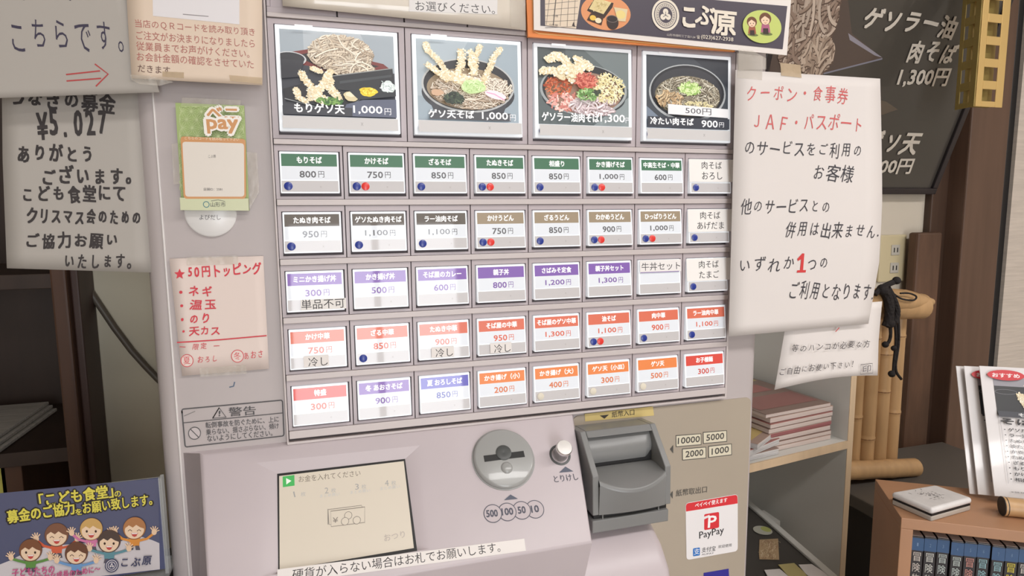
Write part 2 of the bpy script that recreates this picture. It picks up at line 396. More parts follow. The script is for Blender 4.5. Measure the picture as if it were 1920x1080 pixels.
# ---- food pictures (0..1 coordinates on the card)
NOO = [(222, 208, 186), (204, 188, 166), (236, 226, 208), (186, 168, 146), (214, 200, 180)]
SOBA = [(196, 188, 168), (170, 160, 140), (212, 206, 190), (146, 136, 118)]
def pic1(p, wd):
    p.rect(0, 0, 1, 1, (62, 64, 72)); p.poly([(0, .62), (0, 1), (1, 1), (1, .55)], (158, 168, 176)); p.poly([(.2, 1), (.7, 1), (.8, .7), (.2, .75)], (176, 184, 190))
    p.poly([(.02, .72), (.3, .8), (.9, .66), (.98, .58), (.55, .44), (.3, .58), (.02, .62)], (120, 52, 50))
    p.poly([(.12, .7), (.3, .76), (.86, .63), (.5, .46), (.3, .6)], (40, 36, 40))
    p.noodles(.52, .75, .29, .22, 420, wd * .012, NOO, .42, dark=(140, 122, 104), curl=13); p.noodles(.60, .58, .22, .09, 110, wd * .012, NOO, .3, dark=(128, 110, 92))
    p.ell(.08, .65, .14, .085, (196, 198, 200)); p.ell(.08, .655, .125, .07, (44, 45, 52)); p.poly([(0, .64), (.2, .64), (.16, .45), (0, .42)], (52, 53, 60))
    p.poly([(.43, .47), (.98, .6), (.99, .4), (.72, .31), (.43, .32)], (48, 50, 55)); p.line([(.43, .475), (.98, .605)], wd * .008, (150, 152, 150)); p.poly([(.5, .42), (.97, .53), (.97, .5), (.5, .39)], (70, 74, 78))
    p.poly([(.01, .3), (.2, .38), (.55, .3), (.68, .2), (.5, .09), (.03, .17)], (38, 40, 46)); p.line([(.02, .19), (.3, .1), (.55, .1), (.68, .22)], wd * .008, (140, 144, 146))
    p.tempura([(.17, .5), (.2, .42), (.25, .34), (.24, .2)], .032); p.tempura([(.27, .55), (.33, .52)], .03); p.tempura([(.42, .52), (.37, .42), (.33, .32)], .035); p.tempura([(.4, .46), (.41, .34), (.48, .22)], .04); p.tempura([(.12, .29), (.14, .2), (.2, .16)], .03); p.tempura([(.3, .3), (.3, .2), (.36, .18)], .05)
    p.shreds(.4, .17, .12, .035, 50, wd * .014, [(96, 140, 66), (130, 170, 90), (60, 104, 52)], .06)
    p.ell(.6, .24, .07, .06, (214, 200, 160), wob=.06); p.ell(.59, .26, .04, .03, (236, 226, 196), wob=.06)
    p.poly([(.58, .3), (.75, .38), (1, .34), (1, .26), (.78, .22), (.66, .2)], (46, 50, 56)); p.ell(.75, .3, .08, .055, (236, 206, 52), wob=.07); p.shreds(.75, .31, .06, .04, 30, wd * .01, [(250, 228, 100), (214, 176, 30)], .04)
    p.ell(.93, .37, .065, .07, (212, 222, 220), wob=.08); p.shreds(.93, .38, .06, .06, 34, wd * .009, [(240, 246, 244), (180, 194, 192)], .06)
    p.poly([(.55, .14), (.7, .2), (1, .22), (1, 0), (.5, 0)], (92, 98, 118)); p.rect(0, 0, .6, .1, (58, 60, 68))
    p.text('もりゲソ天', .10, .025, .53, .11, (250, 250, 250), .03); p.text('1,000', .61, .03, .87, .10, (250, 250, 250), .02); p.text('円', .89, .03, .95, .08, (240, 240, 245), .0)
def pic2(p, wd):
    p.rect(0, 0, 1, 1, (156, 170, 180)); p.poly([(0, 1), (.5, 1), (.2, .3), (0, .3)], (170, 182, 190))
    p.ell(.5, .35, .46, .28, (60, 62, 68), n=48); p.poly([(.05, .45), (.95, .48), (.84, .1), (.7, .03), (.3, .03), (.15, .12)], (70, 72, 78)); p.ell(.5, .45, .46, .34, (186, 188, 188), n=48); p.ell(.5, .455, .44, .32, (50, 50, 54), n=48); p.ell(.5, .41, .41, .26, (150, 132, 108), n=40)
    p.noodles(.52, .38, .39, .22, 380, wd * .009, [(228, 214, 196), (206, 186, 164), (240, 230, 214)], .22, dark=(132, 110, 88))
    p.noodles(.78, .44, .16, .12, 60, wd * .01, [(236, 224, 208)], .2, dark=(120, 100, 84))
    p.tempura([(.09, .93), (.11, .85), (.19, .76), (.28, .6)], .034); p.tempura([(.43, .86), (.43, .72), (.36, .5)], .04); p.tempura([(.61, .94), (.57, .82), (.56, .6)], .03); p.tempura([(.81, .92), (.74, .8), (.7, .66), (.64, .5)], .034); p.tempura([(.1, .67), (.2, .58), (.28, .5)], .035); p.tempura([(.3, .56), (.45, .5), (.6, .46)], .06); p.tempura([(.52, .85), (.53, .6)], .04)
    p.ell(.53, .42, .12, .085, (196, 222, 158), wob=.05); p.shreds(.53, .43, .11, .075, 70, wd * .009, [(222, 240, 190), (170, 204, 128), (206, 230, 172)], .05)
    p.ell(.34, .27, .1, .075, (56, 66, 58), wob=.08); p.shreds(.34, .27, .1, .07, 60, wd * .01, [(36, 44, 40), (86, 100, 78), (60, 74, 60)], .05)
    p.ell(.75, .33, .11, .05, (246, 226, 232), rot=-.3); p.line([(.66, .36), (.74, .34), (.84, .27)], wd * .01, (236, 160, 196)); p.ell(.18, .33, .06, .04, (206, 170, 140), wob=.05)
    p.poly([(.1, .0), (.1, .1), (.9, .1), (.9, 0)], (78, 80, 86))
    p.text('ゲソ天そば', .09, .02, .53, .1, (250, 250, 250), .03); p.text('1,000', .61, .01, .87, .1, (250, 250, 250), .02); p.text('円', .89, .01, .95, .08, (240, 240, 245), .0)
def pic3(p, wd):
    p.rect(0, 0, 1, 1, (92, 102, 104)); p.poly([(.5, 1), (1, 1), (1, .5)], (112, 122, 124)); p.poly([(.6, 0), (1, 0), (1, .4)], (138, 148, 150)); p.rect(0, .6, .3, 1, (76, 84, 86))
    p.ell(.5, .37, .46, .24, (54, 58, 62), n=48); p.ell(.5, .47, .48, .34, (156, 162, 164), n=48); p.ell(.5, .48, .455, .32, (46, 48, 52), n=48); p.ell(.5, .43, .42, .28, (150, 120, 104), n=40)
    p.shreds(.22, .5, .14, .13, 150, wd * .012, [(190, 90, 50), (160, 70, 44), (214, 120, 80), (110, 84, 60)], .09)
    p.shreds(.3, .3, .2, .12, 120, wd * .016, [(226, 170, 160), (240, 210, 200), (206, 130, 120)], .07)
    p.noodles(.6, .26, .27, .13, 110, wd * .016, [(228, 212, 214), (240, 230, 232), (206, 188, 192)], .15, dark=(150, 130, 132))
    p.shreds(.76, .5, .18, .2, 240, wd * .01, [(236, 226, 178), (246, 240, 206), (218, 204, 148)], .08)
    p.tempura([(.12, .84), (.2, .9), (.3, .84), (.36, .6)], .055); p.tempura([(.05, .68), (.16, .7), (.26, .62)], .05); p.tempura([(.42, .86), (.46, .78), (.4, .64)], .055); p.tempura([(.5, .82), (.55, .76)], .045); p.tempura([(.24, .72), (.36, .68), (.42, .76)], .06)
    p.ell(.5, .56, .1, .1, (184, 92, 78), wob=.06); p.shreds(.5, .58, .12, .11, 120, wd * .011, [(200, 96, 80), (168, 66, 58), (222, 140, 120), (214, 120, 104)], .06)
    p.shreds(.52, .4, .12, .08, 110, wd * .013, [(132, 178, 104), (178, 208, 150), (96, 140, 76)], .05); p.shreds(.62, .43, .04, .04, 20, wd * .012, [(60, 70, 60)], .05)
    p.text('ゲソラー油肉そば', .02, .03, .64, .115, (250, 250, 250), .03); p.text('1,300', .655, .03, .93, .115, (250, 250, 250), .02); p.text('円', .94, .035, .995, .075, (240, 240, 245), .0)
def pic4(p, wd):
    p.rect(0, 0, 1, 1, (66, 72, 80)); p.poly([(0, .3), (.3, 0), (0, 0)], (120, 132, 148)); p.poly([(.55, 1), (1, 1), (1, .6)], (54, 58, 66))
    p.ell(.5, .5, .47, .4, (170, 174, 176), n=48); p.ell(.5, .51, .45, .375, (44, 46, 52), n=48); p.ell(.5, .52, .42, .33, (58, 60, 66), n=44); p.ell(.5, .46, .4, .28, (120, 112, 92), n=40)
    p.noodles(.5, .47, .38, .26, 420, wd * .011, SOBA, .24, dark=(84, 76, 62))
    p.noodles(.26, .4, .17, .12, 50, wd * .018, [(206, 182, 146), (190, 160, 122)], .16, dark=(110, 90, 66)); p.shreds(.6, .3, .2, .08, 60, wd * .014, [(206, 196, 150), (226, 214, 170)], .06)
    p.ell(.51, .55, .11, .08, (170, 198, 120), wob=.06); p.shreds(.51, .56, .13, .09, 110, wd * .012, [(200, 222, 150), (150, 186, 100), (220, 234, 180)], .06)
    p.rect(0, 0, 1, .15, (58, 62, 72)); p.text('冷たい肉そば', .03, .04, .55, .1, (250, 250, 250), .03); p.text('900', .65, .025, .85, .095, (250, 250, 250), .02); p.text('円', .87, .03, .93, .07, (240, 240, 245), 0)
    p.poly([(.24, .19), (.99, .165), (.99, .29), (.24, .33)], (228, 228, 230)); p.text('500円', .45, .205, .77, .09, (70, 70, 78), 0.0, y1=.195)
def disc_part(pl, a, b, r, m, parent, th=0.0006):
    mb = MB(); mb.lathe(pl.pt(a, b, 0.0002), pl.n, pl.u, [(r, 0), (r, th * .7), (r * .93, th)], 26); o = mb.build('dot_sticker', m, parent, smooth=True); return o
def menu_button(x0, zt, wc, hc, spec):
    big = wc > 1.5
    ox0, ox1 = x0 + (0.09 if big else 0.062), x0 + wc - (0.09 if big else 0.042); oz0, oz1 = zt - (0.075 if big else 0.085), zt - hc + (0.055 if big else 0.04)
    mb = MB(); g = 0.008
    mb.ubox(x0 + g, ox0, 0, 0.078, zt - hc, zt); mb.ubox(ox1, x0 + wc - g, 0, 0.078, zt - hc, zt)
    mb.ubox(ox0, ox1, 0, 0.078, oz0, zt); mb.ubox(ox0, ox1, 0, 0.078, zt - hc, oz1)
    o = mb.build('menu_button', plastic_grid, mach); lab = spec.get('lab')
    if lab: o['label'] = lab
    # tilted cap
    cx0, cx1 = ox0 + 0.016, ox1 - 0.024; cz0, cz1 = oz0 - 0.01, oz1 + 0.045
    yt, yb = -0.015, -0.085
    mb = MB(); P = [U(cx0, yt, cz0), U(cx1, yt, cz0), U(cx1, yb, cz1), U(cx0, yb, cz1)]; Bk = [U(cx0, 0.06, cz0), U(cx1, 0.06, cz0), U(cx1, 0.06, cz1), U(cx0, 0.06, cz1)]
    mb.add(P + Bk, [(3, 2, 1, 0), (4, 5, 6, 7), (0, 1, 5, 4), (1, 2, 6, 5), (2, 3, 7, 6), (3, 0, 4, 7)]); mb.build('button_cap', cap_mat, o, 0.0007)
    v = P[0] - P[3]; pl = Plane(P[3], P[1] - P[0], v); W = (P[1] - P[0]).length; H = v.length
    pr = Print(pl, 0.0001, 0.000006 if not big else 0.0000025)
    if big:
        pr.box01(W * .035, H * .15, W * .965, H * .96); pr.clip = True; spec['pic'](pr, W * .9); pr.clip = None
        pr.box01(0, 0, W, H); pr.rect(.03, .02, .975, .135, (196, 193, 192)); pr.text('×', .66, .06, .68, .035, (160, 156, 156))
        pr.rect(.16, .968, .3, .99, (250, 252, 255)); r = W * 0.037; dx = 0.075
    else:
        pr.box01(0, 0, W, H); head = spec['head']; ink = spec.get('ink', (92, 92, 96))
        pr.rect(.02, .035, .98, .30, (186, 182, 182)); pr.rect(.03, .325, .97, .95, (216, 220, 226)); 
        if spec['t']:
          pr.rect(.03, .65, .97, .945, head)
          if spec['t'] != '　':
            n = sum(0.55 if ord(ch) < 128 else 1 for ch in spec['t']); wt = min(.105 * n, .86)
            pr.text(spec['t'], .5 - wt / 2, .725, .5 + wt / 2, .155, (250, 250, 250), .032)
          if spec['t']:
            pt = spec['p']; wn = .075 * len(pt) - (.04 if ',' in pt else 0); pr.text(pt, .49 - wn * .72, .38, .49 + wn * .5, .155, ink, .022); pr.text('円', .49 + wn * .5 + .04, .38, .49 + wn * .5 + .14, .155, ink, .004)
        pr.rect(.42, .96, .6, .985, (250, 252, 255)); pr.rect(.22, .303, .3, .322, (250, 252, 255)); pr.rect(.7, .303, .78, .322, (250, 252, 255))
        pr.text('×', .66, .13, .69, .05, (168, 162, 160)); r = K * 0.062; dx = .155
    pr.build('price_card', INK_LIT, o)
    d = spec.get('d', '')
    for i, ch in enumerate(d):
        m = {'B': blue_dot, 'R': red_dot, 'W': cream_dot}[ch]
        s = disc_part(pl, W * ((.075 if big else .13) + i * dx), H * (.075 if big else .17), r, m, o)
        s['label'] = {'B': 'round blue sticker', 'R': 'round red sticker', 'W': 'round cream sticker'}[ch]
    if spec.get('note'):   # paper strip taped over the button
        npl = Plane(pl.o + pl.n * 0.0015, pl.u, pl.v); q = Print(npl, 0.0, 0.00004); q.box01(0, 0, W, H)
        kind, lines = spec['note']
        if kind == 'big':
            q.rect(-.03, .33, 1.10, .985, (240, 236, 232)); w1, w2 = len(lines[0]) * .165, len(lines[1]) * .165
            q.text(lines[0], .52 - w1 / 2, .70, .52 + w1 / 2, .22, (60, 56, 58), .006); q.text(lines[1], .52 - w2 / 2, .40, .52 + w2 / 2, .22, (60, 56, 58), .006)
        elif kind == 'head':
            q.rect(.02, .64, 1.0, .99, (234, 230, 228)); q.rect(.03, .63, .95, .648, (120, 84, 160)); q.text(lines[0], .06, .69, .98, .23, (70, 66, 70))
        elif kind == 'wide':
            q.rect(.24, .04, 1.03, .30, (230, 226, 222)); q.text(lines[0], .25, .06, 1.0, .24, (56, 54, 56))
        else:
            q.rect(.24, .06, .68, .33, (230, 224, 220)); q.text(lines[0], .32, .06, .66, .23, (64, 60, 64))
        q.build('paper_strip', INK, o)['label'] = 'white paper strip lettered in black'
    return o
GREEN, DBRN, TAN, PUR, ORG, ORG2, RED, BLU = (66, 110, 84), (92, 84, 76), (150, 134, 112), (124, 90, 166), (208, 106, 82), (222, 128, 70), (206, 72, 62), (96, 92, 178)
OP, PP = (206, 92, 66), (118, 84, 158)
def S(t, p, head, d='', ink=None, note=None, lab=None):
    return dict(t=t, p=p, head=head, d=d, ink=ink or (92, 92, 96), note=note, lab=lab)
ROWS = [
 [S('もりそば', '800', GREEN, 'B', lab='green headed 800 yen menu button'), S('かけそば', '750', GREEN, 'BR', lab='green headed 750 yen menu button'), S('ざるそば', '850', GREEN, 'B'), S('たぬきそば', '850', GREEN, 'BR'), S('相盛り', '850', GREEN, 'B'), S('かき揚げそば', '1,000', GREEN, 'BR'), S('中高生そば・中華', '600', GREEN), S('', '', GREEN, 'B', note=('big', ('肉そば', 'おろし')), lab='menu button covered by a white paper strip')],
 [S('たぬき肉そば', '950', DBRN, 'B'), S('ゲソたぬき肉そば', '1,100', DBRN, 'B'), S('ラー油肉そば', '1,100', DBRN, 'B'), S('かけうどん', '750', TAN, 'BR'), S('ざるうどん', '850', TAN, 'B'), S('わかめうどん', '900', TAN, 'BR'), S('ひっぱりうどん', '1,000', TAN, 'BR'), S('', '', TAN, 'B', note=('big', ('肉そば', 'あげだま')), lab='menu button covered by a white paper strip')],
 [S('ミニかき揚げ丼', '300', PUR, '', PP, ('wide', ('単品不可',))), S('かき揚げ丼', '500', PUR, '', PP), S('そば屋のカレー', '600', PUR, '', PP), S('親子丼', '800', PUR, '', PP), S('さばみそ定食', '1,200', PUR, '', PP), S('親子丼セット', '1,300', PUR, '', PP), S('　', '1,300', PUR, '', PP, ('head', ('牛丼セット',))), S('', '', PUR, 'B', note=('big', ('肉そば', 'たまご')), lab='menu button covered by a white paper strip')],
 [S('かけ中華', '750', ORG, '', OP, ('s', ('冷し',))), S('ざる中華', '850', ORG, 'B', OP), S('たぬき中華', '900', ORG, '', OP, ('s', ('冷し',))), S('そば屋の中華', '950', ORG, '', OP, ('s', ('冷し',))), S('そば屋のゲソ中華', '1,300', ORG, '', OP), S('油そば', '1,100', ORG, 'BR', OP), S('肉中華', '900', ORG, 'B', OP), S('ラー油肉中華', '1,100', ORG, 'B', OP)],
 [S('特盛', '300', RED, '', OP), S('冬 あおさそば', '900', PUR, '', PP), S('夏 おろしそば', '850', BLU, '', (80, 84, 160)), S('かき揚げ（小）', '200', ORG2, '', (206, 112, 66)), S('かき揚げ（大）', '400', ORG2, 'W', (206, 112, 66)), S('ゲソ天（小皿）', '300', ORG2, 'W', (206, 112, 66)), S('ゲソ天', '500', ORG2, 'W', (206, 112, 66)), S('お子様麺', '300', RED, '', (196, 70, 60))]]
ROWS[2][6]['t'] = ' '; 
for r, row in enumerate(ROWS):
    for c, sp in enumerate(row):
        if sp['t'] == ' ': sp['t'] = ''
        menu_button(c, -r * ROWH, 1.0, CELLH, sp)
# the price of the set meal whose header is taped over
bigs = [(pic1, 'B', 'large menu button with picture of noodles on a tray'), (pic2, 'BR', 'large menu button with picture of tempura over a noodle bowl'), (pic3, 'B', 'large menu button with picture of a red topped noodle bowl'), (pic4, 'B', 'large menu button with picture of a dark noodle bowl')]
for i, (pc, d, lab) in enumerate(bigs): menu_button(2 * i, 1.82, 2.0, 1.725, dict(pic=pc, d=d, lab=lab))
for c in range(8):   # row of blank cells above
    mb = MB(); x0 = c; mb.ubox(x0 + .011, x0 + .989, 0, .078, 1.9, 1.98); mb.ubox(x0 + .011, x0 + .06, 0, .078, 1.98, 2.7); mb.ubox(x0 + .94, x0 + .989, 0, .078, 1.98, 2.7); mb.ubox(x0 + .06, x0 + .94, .03, .078, 1.98, 2.7)
    mb.build('blank_cell', plastic_grid, mach, 0.0004)

# ---- printing on the machine body
fp = face(FB * K)
p = Print(fp, 0.0004)
G = (84, 82, 84)
def rr_px(p, pts, wd, col):  # rounded outline through four corners
    out = []
    n = len(pts)
    for i in range(n):
        a = pts[i - 1]; c = pts[i]; d = pts[(i + 1) % n]
        def mv(c, t, q): L = math.hypot(t[0] - c[0], t[1] - c[1]); return (c[0] + (t[0] - c[0]) * q / L, c[1] + (t[1] - c[1]) * q / L)
        for q, t in ((8, a), (3.2, a), (0, None), (3.2, d), (8, d)):
            if t is None:
                m1 = mv(c, a, 2); m2 = mv(c, d, 2); out.append(((m1[0] + m2[0]) / 2, (m1[1] + m2[1]) / 2))
            else: out.append(mv(c, t, q))
    p.line(out, wd, col, closed=True, px=True)
rr_px(p, [(341, 767), (529.6, 750), (532.6, 817), (347.4, 838)], 0.0011, G)
p.line([(343.7, 792.6), (530.3, 774)], 0.0008, G, px=True)
p.line([(411, 764.4), (399, 784), (424, 782)], 0.001, G, closed=True, px=True); p.tpx('!', 410, 780, 413, 780, 10, G, .02)
p.tpx('警告', 429.6, 781, 480, 777, 17, G, .015)
p.tpx('転倒事故を防ぐために、上に', 386, 803, 523, 791, 11.5, G, .01); p.tpx('乗らない、揺さぶらない、傾け', 387, 816, 523, 803.5, 11.5, G, .01); p.tpx('ないようにしてください。', 389, 828, 511, 817, 11.5, G, .01)
p.ringpx(365, 812, 12, 1.5, G, (193, 184, 184)); p.line([(357, 804), (373, 820)], 0.0008, G, px=True)
p.build('warning_print', INK, mach)['label'] = 'black outlined safety warning printed on the body'
q = Print(fp, 0.0002); q.line([(430, 726), (438, 724), (440, 716)], 0.0012, (96, 110, 130), px=True); q.line([(345, 780), (366, 771)], .0007, (130, 126, 124), px=True); q.build('ink_mark', INK, mach)
# call button under the payment card
ca, cb = fp.px(396, 399)
mb = MB(); mb.lathe(fp.pt(ca, cb, 0), fp.n, fp.u, [(.0212, 0), (.0212, .002), (.0198, .0032), (.001, .0034)], 48); call = mb.build('call_button', mat('call_button_white', (226, 224, 222), 0.3), mach, smooth=True); call['label'] = 'round white call button'
q = Print(Plane(fp.pt(0, 0, 0.0036), fp.u, fp.v), 0.0001); q.tpx('よびだし', 374, 412, 414, 412, 9.5, (110, 108, 110)); q.build('lettering', INK, call)

# beige plate
def rounded(x0, x1, z0, z1, r, n=6):
    return [U(cx + r * math.cos(a0 + k / n * math.pi / 2), 0, cz + r * math.sin(a0 + k / n * math.pi / 2)) for (cx, cz, a0) in ((x1 - r, z1 - r, 0), (x0 + r, z1 - r, math.pi / 2), (x0 + r, z0 + r, math.pi), (x1 - r, z0 + r, 1.5 * math.pi)) for k in range(n + 1)]
mb = MB(); mb.prism([v + Vector((0, FB * K - .0012, 0)) for v in rounded(4.86, 8.67, -11, -4.72, .12)], (0, .003, 0)); bp = mb.build('beige_plate', beige, mach); bp['label'] = 'beige front plate around the bill slot'
p = Print(face(FB * K - .0012), 0.0003); D = (78, 76, 72)
p.pp([(1096, 776), (1224, 762), (1226, 779), (1097, 790)], (208, 186, 122)); p.pp([(1124, 779), (1142, 777), (1133, 785)], (56, 52, 48)); p.tpx('紙幣入口', 1147, 783, 1189, 778, 11.5, (56, 52, 48), .012)
p.build('slot_label', INK, mach)['label'] = 'yellow bill slot label'
p = Print(face(FB * K - .0012), 0.0003)
for (t, x0, y0, x1, y1, h) in (('10000', 1267, 838, 1315, 834, 21), ('5000', 1318, 832, 1363, 828, 21), ('2000', 1279, 863, 1324, 859, 21), ('1000', 1328, 858, 1372, 853, 21)):
    p.pp([(x0, y0), (x1, y1), (x1 - .3, y1 - h - .5), (x0 - .3, y0 - h - 1)], D); p.pp([(x0 + 1.2, y0 - 1.3), (x1 - 1.2, y1 - 1.2), (x1 - 1.5, y1 - h + .7), (x0 + .9, y0 - h + .4)], (214, 206, 184))
    p.tpx(t, x0 + (3.5 if len(t) > 4 else 6), y0 - 5.5, x1 - (3.5 if len(t) > 4 else 6), y1 - 5.5, 11.5, (74, 70, 66), .02)
p.pp([(1256, 842), (1262, 834), (1262, 850)], D); p.pp([(1256, 927), (1261, 920), (1261, 935)], D)
p.tpx('紙幣取出口', 1267, 931, 1325, 923, 12.5, (96, 92, 86), .004)
p.build('plate_print', INK, mach)['label'] = 'denomination boxes and outlet lettering'
# payment sticker
p = Print(face(FB * K - .0012), 0.0003)
def quadpx(p, pts, col): p.pp(pts, col)
def rpoly(pts, r, n=5):
    out = []
    for i in range(len(pts)):
        a, c, d = Vector(pts[i - 1]), Vector(pts[i]), Vector(pts[(i + 1) % len(pts)]); u1 = (a - c).normalized() * r; u2 = (d - c).normalized() * r
        for k in range(n + 1):
            t = k / n; P_ = (c + u1) * (1 - t) ** 2 + c * 2 * t * (1 - t) + (c + u2) * t * t; out.append((P_.x, P_.y))
    return out
p.pp(rpoly([(1285, 943), (1383, 926), (1383, 1033), (1287, 1050)], 7), (232, 228, 228)); p.pp(rpoly([(1285.5, 944), (1382.5, 927), (1382.5, 944), (1286, 958.5)], 6), (214, 46, 54)); p.pp([(1285.7, 951), (1382.6, 935), (1382.7, 943.7), (1286, 959)], (214, 46, 54))
p.tpx('ペイペイ使えます', 1303, 952, 1363, 941, 8.5, (246, 240, 240), .02)
p.pp(rpoly([(1320, 964), (1348, 959.5), (1348, 989), (1320, 994)], 3), (214, 46, 54)); p.pp([(1319, 969), (1330, 965), (1330, 969), (1319, 974)], (232, 228, 228)); p.tpx('P', 1327, 989, 1342, 987, 21, (246, 244, 244), .02)
p.tpx('PayPay', 1311, 1014, 1357, 1003, 17, (48, 46, 50), .012)
p.pp(rpoly([(1299, 1028), (1312, 1026), (1312, 1041), (1299, 1043)], 2), (52, 116, 190)); p.tpx('支', 1300.5, 1040, 1311, 1038.5, 11, (240, 242, 246)); p.tpx('支付宝', 1315, 1036, 1341, 1032.5, 9.5, (60, 58, 62), .01); p.tpx('ALIPAY', 1315, 1041, 1338, 1038, 3, (80, 78, 80)); p.tpx('欢迎使用', 1346, 1028, 1371, 1024.5, 6, (80, 78, 80))
p.build('payment_sticker', INK, mach)['label'] = 'red and white payment sticker'

p = Print(face(FB * K - .0012), 0.0003); p.pp([(1319, 1074), (1366, 1066), (1368, 1110), (1320, 1112)], (44, 38, 140)); p.build('blue_label', INK, mach)['label'] = 'dark blue label'
# ---- console: wedge with a face tilted 45 degrees
S45 = math.sqrt(0.5)
cp = Plane(U(0, 0, -4.65), (1, 0, 0), (0, S45, S45))
def on(x, y): return cp.pt(*cp.px(x, y))
zt, zb = -4.66, -6.215
def cf(x, z, d=0): v = U(x, z + 4.65, z); return v - cp.n * d * K
A = [cf(-1.25, zt), cf(4.82, zt), cf(4.53, zb), cf(-1.0, zb)]     # face outline, clockwise from top left seen from the front
scr = [cp.pt(*cp.px(*q)) for q in ((519, 885), (760, 857), (783, 1031), (521, 1074))]
out_ = [cp.pt(*cp.px(*q)) for q in ((480, 868), (788, 835), (806, 1029), (482, 1083))]
inn = [v - cp.n * 0.0045 for v in scr]
mb = MB(); vs_ = A + out_ + inn
fs = []
for i in range(4):
    j = (i + 1) % 4; fs.append((i, 4 + i, 4 + j, j)); fs.append((4 + i, 8 + i, 8 + j, 4 + j))
# flanks, top, underside
ft = FB
base = [U(-1.53, ft, zt + .02), U(4.86, ft, zt + .02)]; low = [U(4.42, -1.0, -8.2), U(-0.9, -1.0, -8.2)]; lb = [U(4.86, ft, -8.2), U(-1.53, ft, -8.2)]; ubk = [U(-1.53, ft, -6.6), U(4.86, ft, -6.6)]
b0 = len(vs_); vs_ += base + low + lb   # b0:baseL b0+1:baseR b0+2:lowR b0+3:lowL b0+4:lbR b0+5:lbL
fs += [(b0, 0, 1, b0 + 1), (1, 2, b0 + 2, b0 + 4, b0 + 1), (3, 0, b0, b0 + 5, b0 + 3), (2, 3, b0 + 3, b0 + 2)]
mb.add(vs_, fs); con = mb.build('console', plastic_pink, mach)
bm = bmesh.new(); bm.from_mesh(con.data); bm.verts.ensure_lookup_table(); bmesh.ops.recalc_face_normals(bm, faces=bm.faces)
bmesh.ops.bevel(bm, geom=[e for e in bm.edges if e.verts[0].index < 4 and e.verts[1].index < 4 and abs(e.verts[0].index - e.verts[1].index) in (1, 3)], offset=.0022, segments=4, affect='EDGES', profile=.5); bm.to_mesh(con.data); bm.free()
con.data.polygons.foreach_set('use_smooth', [True] * len(con.data.polygons)); con.data.set_sharp_from_angle(angle=math.radians(20))
con['label'] = 'sloping console below the buttons'
# screen
sp = Plane(cp.o - cp.n * 0.0045, cp.u, cp.v)
scn = MB(); scn.add([v + cp.n * .0003 for v in inn] + [v - cp.n * .004 for v in inn], [(0, 3, 2, 1), (4, 5, 6, 7)] + [(i, (i + 1) % 4, 4 + (i + 1) % 4, 4 + i) for i in range(4)]); scr_o = scn.build('display', black, mach); scr_o['label'] = 'small display with black bezel'
p = Print(sp, .0006)
p.pp([(523.5, 893), (757, 865), (776, 1028), (524.5, 1070)], (208, 198, 182)); 
p.pp([(530, 894), (552, 891), (552.5, 911), (530.5, 914)], (70, 176, 92)); p.pp([(536.5, 897), (537, 909), (546.5, 902)], (232, 240, 228))
p.tpx('お金を入れてください', 560, 905, 676, 893, 12, (118, 108, 96)); T_ = (176, 174, 172)
for i, (x, y) in enumerate(((552, 933), (609, 926), (666, 919), (722, 912))):
    p.tpx(str(i + 1), x, y, x + (7 if i else 2.4), y - .8, 11, (160, 158, 156)); p.tpx('枚', x + 12, y - 1.5, x + 21, y - 2.5, 8.5, T_)
    if i: p.tpx('まとめ買い', x - 9, y + 8, x + 28, y + 3.5, 6, (190, 190, 190))
p.line([(615, 955), (615, 984)], .0006, (130, 122, 114), px=True); L_ = .0005; C_ = (130, 122, 114)
p.line([(616, 956), (678, 948), (679, 952)], L_, C_, px=True); p.line([(615, 955), (617, 984), (620, 984)], L_, C_, px=True)
p.line([(620, 959), (684, 951), (684, 980), (621, 988)], L_, C_, closed=True, px=True); p.tpx('¥', 624, 981, 634, 980, 10, C_)
for (x, y) in ((653, 967), (647, 978), (669, 976)): p.ringpx(x, y, 7.5, 1, C_, (208, 198, 182))
p.tpx('おつり', 721, 1016, 760, 1008, 13, (176, 166, 160)); p.build('display_picture', INK_SCREEN, scr_o)
# paper strip and printing on the console face
p = Print(cp, .0003); p.pp([(520, 1068), (983, 1010), (986, 1033), (520, 1096)], (232, 226, 222)); p.tpx('硬貨が入らない場合はお札でお願いします。', 548, 1089, 939, 1035, 21, (56, 52, 54), .0)
st = p.build('paper_strip', INK, con); st['label'] = 'white paper strip lettered in black'
p = Print(cp, .0003); N = (86, 86, 98); PK = (193, 182, 185)
for x, y, t, c in ((1003, 955, '10', 0), (978, 957, '50', 0), (951, 960, '100', 0), (924, 963, '500', 0)): p.ringpx(x, y, 17.5, 1.5, N, PK)
for x, y, t in ((1004, 955, '10'), (979, 957, '50'), (952, 960, '100'), (923, 963.5, '500')):
    wd = 7 if len(t) == 2 else 10.5; p.tpx(t, x - wd, y + 6.5, x + wd, y + 5, 13, N, .035)
p.pp([(945, 938), (971, 935.5), (957, 927.5)], (92, 96, 110)); p.build('coin_marks', INK, con)
p = Print(cp, .0003); p.pp([(1048, 886.5), (1075, 884), (1060, 875)], (92, 96, 110)); p.tpx('とりけし', 1040, 905, 1085, 900, 13, (92, 92, 102), .012)
p.build('cancel_mark', INK, con)
